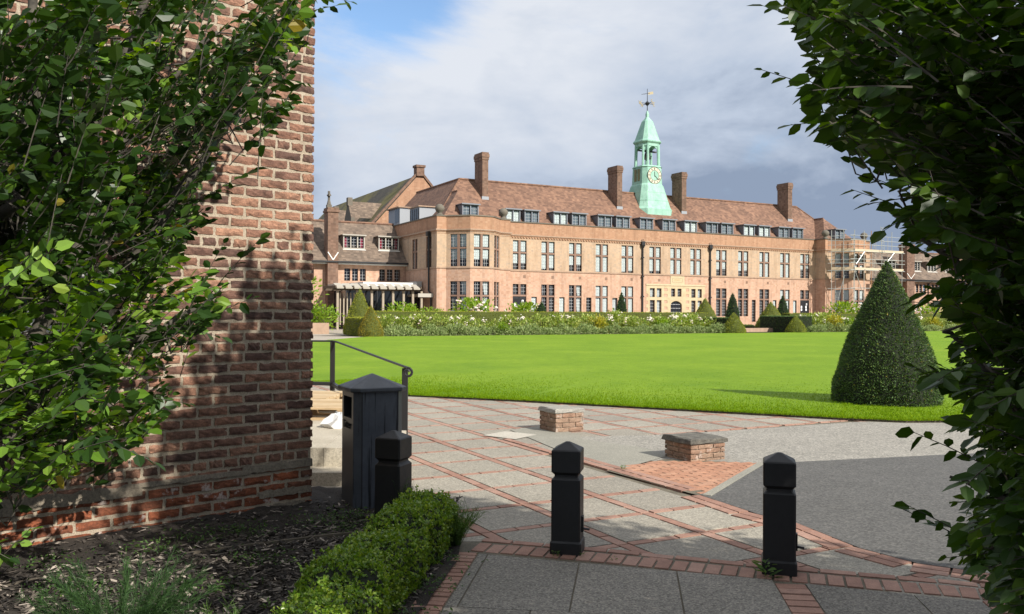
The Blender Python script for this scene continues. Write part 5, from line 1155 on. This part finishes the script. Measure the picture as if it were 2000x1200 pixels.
a = rng.random(n)*6.283; D = np.column_stack([np.cos(a), np.sin(a), rng.normal(size=n)*.22]); Nn = np.column_stack([rng.normal(size=(n, 2))*.4, np.ones(n)])
D = nrm(D); S = nrm(np.cross(D, Nn)); P = np.column_stack([x, y, z]); ln = (.018+.042*rng.random(n)**1.5)[:, None]; wd = ln*(.16+.25*rng.random((n, 1)))
V = np.stack([P-D*ln/2-S*wd/2, P+D*ln/2-S*wd*.35, P+D*ln/2+S*wd*.4, P-D*ln/2+S*wd/2], 1).reshape(-1, 3); Q = np.arange(4*n).reshape(-1, 4)
M_CHIP = mat('bark_chip', (.05, .04, .03), .85); setcol(M_CHIP, ramp(M_CHIP.node_tree, island(M_CHIP.node_tree), [(0, (.012, .010, .009)), (.5, (.05, .041, .034)), (.8, (.13, .107, .088)), (1, (.42, .36, .30))]))
tag(link('bark_mulch', quads_mesh('bark_mulch', V, Q, M_CHIP)), 'dark bark chip mulch covering the bed in front of the brick wall', 'mulch', None, 'stuff')
# creeping weeds
n = 2600; cl = np.array([(-1.15, 6.2), (-1.35, 6.05), (-.75, 5.55), (-1.75, 5.75), (-1.05, 5.9), (-2.2, 5.3), (-2.7, 5.0), (-1.5, 5.2), (-.55, 4.3), (-.52, 4.8), (-.50, 5.3), (-2.0, 5.55), (-1.6, 4.7), (-2.35, 4.6)]); idx = rng.integers(0, len(cl), n)
p = cl[idx]+rng.normal(size=(n, 2))*np.array([.13, .09]); dw = (p-WC[:2])@WN[:2]; keep = dw > .02; p = p[keep]; dw = dw[keep]; n = len(p)
P = np.column_stack([p, .03+.085*np.clip(1-dw/1.6, 0, 1)+.03*rng.random(n)]); V, Q = leaves_geo(P, np.column_stack([rng.normal(size=(n, 2)), .3+.5*rng.random(n)]), np.column_stack([rng.normal(size=(n, 2))*.5, np.ones(n)]), .012+.016*rng.random(n), .8)
M_WEED = leaf_mat('weed_leaf', (.035, .08, .018), (.06, .13, .03), (.11, .18, .04), .5, .3, .3)
tag(link('weeds', quads_mesh('weeds', V, Q, M_WEED)), 'small creeping weeds scattered on the bark mulch', 'weeds', None, 'stuff')
eb = MB(); pts_ = [(-3.6, 3.75), (-2.6, 4.75), (-1.9, 5.32), (-1.2, 5.72), (-.85, 5.85)]
for a, b in zip(pts_[:-1], pts_[1:]): eb.bar((*a, .055), (*b, .055), .022, .05)
tag(eb.build('timber_edging', varied('edging_timber', (.09, .075, .055), (.12, .1, .075), (.15, .125, .09), .9, 9, .5)), 'thin weathered timber edging strip lying across the mulch bed', 'edging')

# ------------------------------------------------------------------ box hedge beside the path
M_BOX = leaf_mat('box_leaf', (.09, .185, .02), (.165, .29, .03), (.35, .45, .075), .34, .3, .5)
hb = MB(); K = 26
for i in range(K+1):
    f = i/K; y = 2.9+(5.86-2.9)*f; xc = -.825+.1135*(y-3.44)+.02*math.sin(9*f); w_ = .160+.020*math.sin(23*f)+.014*math.sin(41*f); h_ = .345+.026*math.sin(17*f+1)+.024*math.sin(37*f)+.014*math.sin(71*f+2)
    if i in (0, K): w_ *= .82; h_ *= .94
    hb.v += [(xc-w_*.86, y, .02), (xc-w_, y, h_*.4), (xc-w_, y, h_*.82), (xc-w_*.72, y, h_), (xc, y, h_*1.03), (xc+w_*.72, y, h_), (xc+w_, y, h_*.82), (xc+w_, y, h_*.4), (xc+w_*.84, y, .02)]
for i in range(K):
    for j in range(8): hb.f.append((i*9+j, (i+1)*9+j, (i+1)*9+j+1, i*9+j+1)); hb.m.append(0)
e_ = K*9
for q in ((0,1,7,8), (1,2,6,7), (2,3,5,6)): hb.f.append(tuple(e_+k for k in q)); hb.m.append(0); hb.f.append(tuple(k for k in reversed(q))); hb.m.append(0)
def box_shoots(core, n, nl, ln, ls, mats):
    """glossy box: short upright shoots, each carrying pairs of small oval leaves, over a dark twiggy core"""
    P, Nn = sample_mesh(core.v, core.f, n); D = nrm(Nn+rng.normal(size=(n, 3))*.55+np.array([0, 0, .45])); P = P-Nn*.03*rng.random((n, 1)); Ls = ln*(.5+rng.random((n, 1))*1.1); Ls = np.where(rng.random((n, 1)) < .06, Ls*1.8, Ls)
    V_, Q_, nb = [], [], 0
    for k in range(nl):
        f = (k+.6)/nl; sd = nrm(np.cross(D, rng.normal(size=(n, 3)))); ld = nrm(D*.55+sd*.9); V, Q = leaves_geo(P+D*Ls*f, ld, nrm(D+rng.normal(size=(n, 3))*.3), ls*(.7+.6*rng.random(n)), 1.15, .1, .12); V_.append(V); Q_.append(Q+nb); nb += len(V)
    cq = np.array([q for q in core.f if len(q) == 4], np.int32); V_.append(np.array(core.v)*1.0); Q_.append(cq+nb); Q = np.concatenate(Q_)
    return link('box_hedge', quads_mesh('box_hedge', np.concatenate(V_), Q, mats, np.concatenate([np.zeros(len(Q)-len(cq)), np.ones(len(cq))])))
tag(box_shoots(hb, 10500, 9, .036, .0145, [M_BOX, M_CORE]), 'low clipped box hedge with glossy small leaves along the brick edging', 'hedge')
# feathery plants
def feathery(name, x, y, h, r, n, m, label, seed, wd=.0026, ln=.04):
    g = np.random.default_rng(seed); k = 60; V_, Q_ = [], []; st = MB()
    a = g.random(k)*6.283; tip = np.column_stack([np.cos(a)*r*np.sqrt(g.random(k)), np.sin(a)*r*np.sqrt(g.random(k)), h*(.55+.45*g.random(k))])
    for q in range(0, k): st.tube([(tip[q][0]*.12, tip[q][1]*.12, 0), (tip[q][0]*.5, tip[q][1]*.5, tip[q][2]*.6), tuple(tip[q])], [.0022, .0018, .001], 3, cap=False)
    idx = g.integers(0, k, n); f = .25+.75*g.random((n, 1)); P = tip[idx]*np.concatenate([f**1.6, f**1.6, f], 1); D = nrm(tip[idx]*[.6, .6, .35]+g.normal(size=(n, 3))*.12)
    D[:, 2] += .15
    v, q2 = blades_geo(P, D, ln*(.5+g.random(n)), np.full(n, wd)); o = bpy.data.objects.new(name, None); COL.objects.link(o); o.location = (x, y, soil_z(x, y)-.01)
    link('foliage', quads_mesh(name+'_foliage', v, q2, m), o); st.build('stem', m, o); return tag(o, label, 'plant')
M_FERN = leaf_mat('feathery_green', (.025, .06, .02), (.045, .10, .03), (.07, .14, .04), .5, .3, .3); M_FERNL = leaf_mat('feathery_light', (.05, .11, .02), (.085, .17, .03), (.13, .22, .05), .5, .3, .3)
feathery('feathery_plant', -1.62, 3.62, .46, .38, 16000, M_FERN, 'large dark feathery plant at the bottom of the mulch bed', 31)
feathery('feathery_plant', -1.16, 3.42, .33, .22, 8000, M_FERNL, 'smaller light green feathery plant on the mulch between the dark one and the box hedge', 32)
feathery('feathery_plant', -.36, 5.68, .27, .22, 3500, M_FERNL, 'wispy plant at the far end of the box hedge beside the brick edging', 33)
feathery('feathery_plant', -.76, 6.05, .34, .09, 500, M_FERN, 'thin wispy sprig standing before the bollard by the litter bin', 34)
def grass_tuft(x, y, n, h, label, m, seed, z=None):
    g = np.random.default_rng(seed); t = MB()
    for i in range(n):
        a = g.random()*6.283; l = h*(.5+.5*g.random()); b = g.random()*.7; w = .004+.003*g.random(); d = Vector((math.cos(a), math.sin(a), 0)); sdv = Vector((-d.y, d.x, 0)); prev = None
        for k in range(6):
            f = k/5; p = d*(b*l*f*f)+Vector((0, 0, l*(f-.35*b*f*f))); ww = w*(1-f*.92)
            if prev: t.add([prev[0]-sdv*prev[1], prev[0]+sdv*prev[1], p+sdv*ww, p-sdv*ww], [(0,1,2,3)])
            prev = (p, ww)
    o = t.build('weed_plant', m, None, (x, y, soil_z(x, y) if z is None else z)); return tag(o, label, 'weed')
grass_tuft(-1.83, 3.55, 16, .34, 'tuft of long pale grass blades at the left of the mulch bed', M_FERNL, 41); grass_tuft(-1.98, 4.1, 5, .30, 'tall thin grass stalk before the brick plinth', M_FERNL, 42); grass_tuft(-2.05, 3.4, 14, .30, 'yellowing grass tuft at the bottom left corner of the bed', M_ROSEY, 43)
def weedlet(x, y, n, h, label, seed):
    g = np.random.default_rng(seed); a = g.random(n)*6.283; P = np.column_stack([np.cos(a)*h*.35*g.random(n), np.sin(a)*h*.35*g.random(n), h*.75*g.random(n)**1.3]); D = np.column_stack([np.cos(a), np.sin(a), .2+.6*g.random(n)])
    V, Q = leaves_geo(P, D, np.column_stack([g.normal(size=(n, 2))*.4, np.ones(n)]), h*(.25+.35*g.random(n)), .6); return tag(link('weed_plant', quads_mesh('weed_plant', V, Q, M_FERNL), None, (x, y, .008)), label, 'weed')
weedlet(1.49, 5.06, 26, .13, 'bright green weed growing at the foot of the right bollard', 51); weedlet(.28, 5.48, 18, .045, 'flat weed at the left foot of the middle bollard', 52); weedlet(.45, 5.47, 14, .045, 'flat weed at the right foot of the middle bollard', 53); weedlet(.64, 5.40, 10, .04, 'tiny weed in the brick edging right of the middle bollard', 54); weedlet(1.10, 8.52, 30, .05, 'line of weeds at the tip of the orange brick triangle', 55)
weedlet(-1.25, 4.45, 14, .07, 'small lime weed on the open mulch', 56); weedlet(-1.95, 4.0, 16, .08, 'pale round-leaved weed beside the grass stalk', 57)

# ------------------------------------------------------------------ the two hornbeams framing the view
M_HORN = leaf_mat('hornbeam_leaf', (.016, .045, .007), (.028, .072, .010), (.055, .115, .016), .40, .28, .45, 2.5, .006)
M_HORNSUN = leaf_mat('sun_tinted_hornbeam_leaf', (.12, .25, .028), (.17, .32, .04), (.26, .41, .065), .42, .38, .4, 2.5, .02)  # brighter leaf green, sunlight put into the colour
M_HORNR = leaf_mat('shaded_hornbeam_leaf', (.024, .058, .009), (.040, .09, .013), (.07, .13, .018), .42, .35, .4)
def bark():
    m = mat('hornbeam_bark', (.10, .085, .065), .9); t = m.node_tree; v = objco(t); setcol(m, ramp(t, noise(t, v, 14, 6, .7), [(.3, (.03, .026, .02)), (.7, (.11, .096, .075))])); bump(m, noise(t, v, 40, 5), .4, .005); return m
M_BARK = bark()
def px3(px, py, y):     # direction of the photograph's point at a given distance, used to survey the crown outlines
    x, z = (px-1000)/F, -(py-600)/F; x, z = cr*x-sr*z, sr*x+cr*z; z2 = cp*z+sp; y2 = -sp*z+cp; return np.array([x/y2*y, y, z2/y2*y+EYE])
def poly_sample(poly, n, g):
    xs, ys = [p[0] for p in poly], [p[1] for p in poly]; out = []
    while len(out) < n:
        p = (g.uniform(min(xs), max(xs)), g.uniform(min(ys), max(ys)))
        if inpoly(p, poly): out.append(p)
    return out
def shoots_leaves(T, D, ln, nl, lsize, g):
    """T shoot tips, D shoot directions -> leaf arrays set alternately along each shoot, plus twig polylines"""
    P, LD, LN, S, tw = [], [], [], [], []
    for t, d, L_ in zip(T, D, ln):
        d = d/np.linalg.norm(d); b = t-d*L_+np.array([0, 0, -.06*L_]); up = np.array([0, 0, 1.0])+g.normal(size=3)*.35; s = np.cross(d, up); s /= np.linalg.norm(s); nn = np.cross(s, d)
        mid = (b+t)/2+np.array([0, 0, .05*L_]); pts = [b*(1-f)**2+2*mid*f*(1-f)+t*f*f for f in (0, .33, .66, 1)]; tw.append(pts)
        for k in range(nl):
            f = .12+.88*(k+.5)/nl; p = b*(1-f)**2+2*mid*f*(1-f)+t*f*f; sg = 1 if k % 2 else -1; last = k == nl-1
            ld = d*(.75 if not last else 1.3)+s*sg*(.85 if not last else .1)+g.normal(size=3)*.22+np.array([0, 0, -.22]); P.append(p); LD.append(ld); LN.append(nn+g.normal(size=3)*.38); S.append(lsize*(.5+.75*g.random())*(1-.25*abs(f-.55)))
    return np.array(P), np.array(LD), np.array(LN), np.array(S), tw
def hornbeam(name, label, base, limbs, T, D, Lg, lsize, nl, sun_tint, seed, extra=None, lm=None):
    g = np.random.default_rng(seed); r = empty(name, base, 0, label, 'tree'); base = np.array(base)
    P, LD, LN, S, tw = shoots_leaves(T, D, Lg, nl, lsize, g)
    if extra is not None: P2, LD2, LN2, S2 = extra; 
    V, Q = leaves_geo(P-base, LD, LN, S, (.85+.35*g.random(len(P)))[:, None], .16, .14)
    m = (np.repeat(sun_tint, nl)).astype(int); mi = np.concatenate([m, m])
    link('crown', quads_mesh(name+'_crown', V, Q, [lm or M_HORN, M_HORNSUN], mi), r)
    if extra is not None:
        V, Q = leaves_geo(P2-base, LD2, LN2, S2, 1.0); link('crown', quads_mesh(name+'_shade_crown', V, Q, M_HORN), r)
    # limbs as smooth curves, shoots joined to the nearest limb
    mb = MB(); nodes = []
    for L_ in limbs:
        pts = [np.array(p, float) for p in L_[0]]; sm = []
        for i in range(len(pts)-1):
            p0, p1, p2, p3 = pts[max(i-1, 0)], pts[i], pts[i+1], pts[min(i+2, len(pts)-1)]
            for f in np.linspace(0, 1, 6, endpoint=(i == len(pts)-2)): sm.append(.5*((2*p1)+(p2-p0)*f+(2*p0-5*p1+4*p2-p3)*f*f+(3*p1-p0-3*p2+p3)*f**3)+g.normal(size=3)*.008)
        k = len(sm); rad = np.linspace(L_[1], L_[2], k); mb.tube([p-base for p in sm], list(rad), 7); nodes += sm
    mb.build('trunk', M_BARK, r, smooth=True); nodes = np.array(nodes); tb = MB()
    for q, pts in enumerate(tw):
        tb.tube([p-base for p in pts], [.0032, .0026, .002, .0012], 3, cap=False)
        b = pts[0]; dd = np.linalg.norm(nodes-b, axis=1); j = int(np.argmin(dd))
        if dd[j] < .45 and q % 2 == 0: c = (b+nodes[j])/2+np.array([0, 0, -.04])+g.normal(size=3)*.04; tb.tube([nodes[j]-base, c-base, b-base], [.005, .004, .003], 4, cap=False)
    tb.build('twigs', M_BARK, r); return r
# left hornbeam, between the viewer and the brick wall
g = np.random.default_rng(12)
LP = [(-80, -60), (640, -60), (610, 15), (585, 60), (592, 110), (560, 150), (580, 200), (535, 222), (470, 240), (440, 285), (415, 300), (398, 345), (372, 360), (400, 395), (420, 420), (405, 470), (425, 520), (440, 560), (425, 600), (400, 630), (360, 650), (335, 690), (330, 720), (350, 770), (325, 820), (285, 860), (240, 890), (150, 905), (90, 925), (55, 960), (-80, 990)]
c1 = np.array([-3.4, 4.2, .2]); T, D = [], []
for px, py in poly_sample(LP, 1500, g):
    gapn = math.sin(px*.031+1.3*math.sin(py*.017))+math.sin(py*.027+1.7*math.sin(px*.013)+2)+.6*math.sin((px+py)*.045)
    if gapn > (.85 if py < 520 else .95): continue
    far = min(5.1+.0022*max(0, px-150), 5.9); y = g.uniform(3.3, min(far, 5.0+.0015*px)-.12) if px < 260 else g.uniform(4.1, min(far, 5.6))
    t = px3(px, py, y); d = t-c1; d = d/np.linalg.norm(d)+np.array([.25, -.05, .15])+g.normal(size=3)*.33; T.append(t); D.append(d)
sprigs = [((500, 330), 4.6, (.8, 0, .42)), ((512, 462), 4.7, (.72, 0, .75)), ((500, 580), 4.7, (.85, 0, .35)), ((440, 470), 4.6, (.5, 0, .9)), ((600, 90), 5.0, (1, 0, -.1)), ((605, 165), 5.0, (1, 0, -.2)), ((690, 5), 5.2, (1, 0, -.25)), ((640, -5), 5.0, (1, 0, -.3)), ((662, 10), 5.1, (.9, 0, .2)), ((440, 660), 4.5, (.9, 0, -.2)), ((375, 790), 4.3, (.9, 0, -.15)), ((305, 905), 3.9, (.9, 0, -.4)), ((62, 1030), 3.3, (.5, 0, .5)), ((48, 1060), 3.3, (.8, 0, .1)), ((25, 1095), 3.2, (.4, 0, -.2)), ((420, 560), 4.4, (.9, 0, .3)), ((455, 365), 4.6, (.9, 0, .3))]
for (px, py), y, d in sprigs: T.append(px3(px, py, y)); D.append(np.array(d))
T, D = np.array(T), np.array(D); Lg = g.uniform(.22, .42, len(T)); Lg[-len(sprigs):] = .42
sun_tint = g.random(len(T)) < np.where(T[:, 2] < 1.85, np.where(T[:, 0] < -1.7, .55, .28), .08)  # shoots painted in the sun-brightened green, mostly low and left
Z_ = lambda px, py, y: tuple(px3(px, py, y))
LL = [([(-3.5, 4.2, 0), (-3.42, 4.2, .6), (-3.3, 4.2, 1.2), (-3.3, 4.15, 2.2), (-3.2, 4.1, 3.6), (-3.0, 4.1, 4.8)], .10, .05),
      ([(-3.42, 4.2, .5), Z_(-60, 880, 4.2), Z_(110, 720, 4.3), Z_(230, 560, 4.5), Z_(330, 400, 4.6), Z_(470, 210, 4.8), Z_(570, 60, 5.0)], .055, .012),
      ([(-3.38, 4.2, .8), Z_(-40, 860, 4.0), Z_(60, 790, 4.0), Z_(190, 690, 4.2), Z_(320, 640, 4.4), Z_(430, 570, 4.6)], .045, .008),
      ([(-3.3, 4.2, 1.5), Z_(-50, 420, 4.0), Z_(40, 310, 4.0), Z_(70, 160, 4.1), Z_(60, -60, 4.2)], .04, .02),
      ([(-3.3, 4.2, 1.3), Z_(0, 560, 4.3), Z_(130, 370, 4.5), Z_(215, 170, 4.6), Z_(300, -40, 4.8)], .045, .02),
      ([(-3.3, 4.2, 1.6), Z_(60, 380, 4.2), Z_(130, 180, 4.2), Z_(150, -60, 4.4)], .04, .02),
      ([(-3.4, 4.2, .6), Z_(-40, 830, 3.9), Z_(80, 640, 4.0), Z_(150, 480, 4.2), Z_(260, 250, 4.6), Z_(420, 60, 4.9)], .05, .012),
      ([(-3.45, 4.2, .4), Z_(-60, 960, 3.8), Z_(40, 820, 3.8), Z_(150, 780, 3.9), Z_(260, 810, 4.0)], .03, .006)]
hornbeam('hornbeam_tree', 'leafy hornbeam spreading across the brick wall, sunlit lower leaves', (-3.5, 4.2, 0), LL, T, D, Lg, .078, 10, sun_tint, 21)
# right hornbeam, dense and in its own shade, reaching behind the viewer's right shoulder
g = np.random.default_rng(15)
RP_ = [(1500, -60), (1500, 20), (1535, 55), (1575, 85), (1590, 130), (1560, 165), (1585, 200), (1560, 240), (1600, 262), (1660, 265), (1690, 300), (1735, 330), (1765, 365), (1750, 400), (1735, 440), (1760, 470), (1815, 500), (1870, 530), (1860, 560), (1800, 560), (1790, 590), (1840, 615), (1880, 640), (1850, 680), (1800, 700), (1815, 750), (1850, 780), (1880, 800), (1860, 830), (1905, 870), (1920, 900), (1900, 930), (1850, 950), (1870, 1000), (1850, 1050), (1872, 1085), (1890, 1120), (1935, 1165), (1975, 1215), (2100, 1230), (2100, -60)]
T, D = [], []; c2 = np.array([3.1, 3.1, 1.0])
low_ = [(1880, 1010), (2080, 960), (2100, 1230), (1975, 1215), (1900, 1110)]
for px, py in poly_sample(RP_, 1150, g)+poly_sample(low_, 130, g):
    y = g.uniform(2.2, 3.9); t = px3(px, py, y); d = t-c2; d[1] *= .6; d = d/np.linalg.norm(d)+np.array([-.2, 0, -.15])+g.normal(size=3)*.33; T.append(t); D.append(d)
sprigs = [((1482, 135), 3.3, (-1, 0, .32)), ((1662, 370), 3.2, (-1, 0, .35)), ((1700, 345), 3.2, (-1, 0, .42)), ((1485, 10), 3.3, (-.9, 0, .3)), ((1540, 245), 3.2, (-1, 0, -.1)), ((1690, 400), 3.1, (-.9, 0, -.15)), ((1778, 842), 3.0, (-1, 0, .42)), ((1752, 990), 3.0, (-1, 0, .45)), ((1768, 985), 2.95, (-1, 0, .5)), ((1775, 590), 2.8, (-1, 0, .05)), ((1800, 570), 2.7, (-1, 0, .15)), ((1810, 745), 2.8, (-.9, 0, -.1)), ((1780, 715), 2.9, (-.8, 0, .3)), ((1840, 1090), 2.7, (-1, 0, -.1)), ((1625, 280), 3.2, (-.9, 0, -.3)), ((1720, 455), 3.0, (-.8, 0, -.5))]
for (px, py), y, d in sprigs: T.append(px3(px, py, y)); D.append(np.array(d))
T, D = np.array(T), np.array(D); Lg = g.uniform(.2, .4, len(T)); Lg[-len(sprigs):] = .40
sun_tint = np.zeros(len(T), bool)
# unseen body of the crown, massed and trimmed to shade wall and paving
n = 72000; C_ = np.array([(3.2, 2.9, 1.6), (3.0, 2.6, 3.4), (4.4, 2.6, 2.2), (4.2, 2.4, 4.0), (2.9, 1.2, 3.2), (4.0, 1.0, 2.0), (3.6, .8, 4.0), (2.4, -.4, 3.0), (3.2, -.8, 1.8), (5.6, 2.2, 3.0), (5.2, .8, 3.6), (2.6, 2.2, 4.4), (3.0, 1.6, 1.0), (5.8, 2.6, 1.4), (2.7, -1.6, 2.4), (3.6, -1.4, 3.6), (2.6, 3.1, .7), (3.6, 3.1, .6), (2.0, 3.4, 4.0), (2.4, 3.2, 4.6), (1.9, 3.5, 3.4), (2.9, 3.2, 4.4), (3.6, 3.2, 3.6)])
P2 = C_[g.integers(0, len(C_), n)]+np.clip(g.normal(size=(n, 3)), -2, 2)*np.array([.42, .42, .46]); P2[:, 2] = np.abs(P2[:, 2])+.05
lim = ((P2[:, 0] > .60*np.maximum(P2[:, 1], 0)+.55) | (P2[:, 2] > 2.0+.36*P2[:, 1])) & (P2[:, 1] < 3.75-.4*np.maximum(P2[:, 0]-2.2, 0)) & (P2[:, 2] < np.where(P2[:, 1] < 1.3, 3.5, 5.3)) & (P2[:, 0] > 1.25); P2 = P2[lim]; n = len(P2)
ex2 = (P2, g.normal(size=(n, 3))+[0, 0, -.3], g.normal(size=(n, 3))*.6+[0, 0, 1], .085+.05*g.random(n))
RL = [([(3.2, 3.0, 0), (3.18, 3.0, .8), (3.1, 2.95, 1.8), (3.1, 2.8, 3.2), (3.0, 2.7, 4.8)], .13, .05),
      ([(3.15, 3.0, 1.0), Z_(2250, 600, 3.0), Z_(2080, 380, 3.0), Z_(1960, 150, 3.1), Z_(1860, -20, 3.2)], .05, .015),
      ([(3.12, 3.0, 1.4), Z_(2200, 420, 3.0), Z_(2000, 240, 3.1), Z_(1860, 130, 3.2), Z_(1700, 60, 3.3), Z_(1580, 10, 3.3)], .045, .007),
      ([(3.12, 3.0, 1.3), Z_(2150, 560, 3.0), Z_(1960, 440, 3.1), Z_(1830, 340, 3.2), Z_(1700, 230, 3.2)], .04, .006),
      ([(3.15, 3.0, .9), Z_(2150, 740, 2.9), Z_(2000, 640, 2.9), Z_(1880, 520, 3.0), Z_(1780, 440, 3.1)], .04, .006),
      ([(3.17, 3.0, .6), Z_(2200, 900, 2.9), Z_(2020, 840, 2.9), Z_(1920, 720, 2.9), Z_(1850, 640, 2.9)], .035, .006),
      ([(3.18, 3.0, .4), Z_(2200, 1050, 2.9), Z_(2030, 1000, 2.9), Z_(1930, 960, 3.0), Z_(1850, 930, 3.0)], .03, .005),
      ([(3.18, 3.0, .25), Z_(2180, 1150, 2.8), Z_(2020, 1110, 2.8), Z_(1930, 1080, 2.8)], .025, .005),
      ([(3.1, 2.9, 1.8), (3.3, 1.8, 2.8), (3.2, .4, 3.6), (2.9, -.8, 4.0)], .06, .02), ([(3.1, 2.9, 1.6), (4.2, 2.4, 2.6), (5.4, 2.2, 3.4)], .06, .02), ([(3.15, 2.95, 1.2), (3.8, 1.4, 1.8), (3.4, -.4, 2.2), (2.8, -1.6, 2.6)], .05, .02)]
hornbeam('hornbeam_tree', 'dense dark shaded hornbeam hanging over the right edge of the path', (3.2, 3.0, 0), RL, T, D, Lg, .069, 11, sun_tint, 22, ex2, M_HORNR)
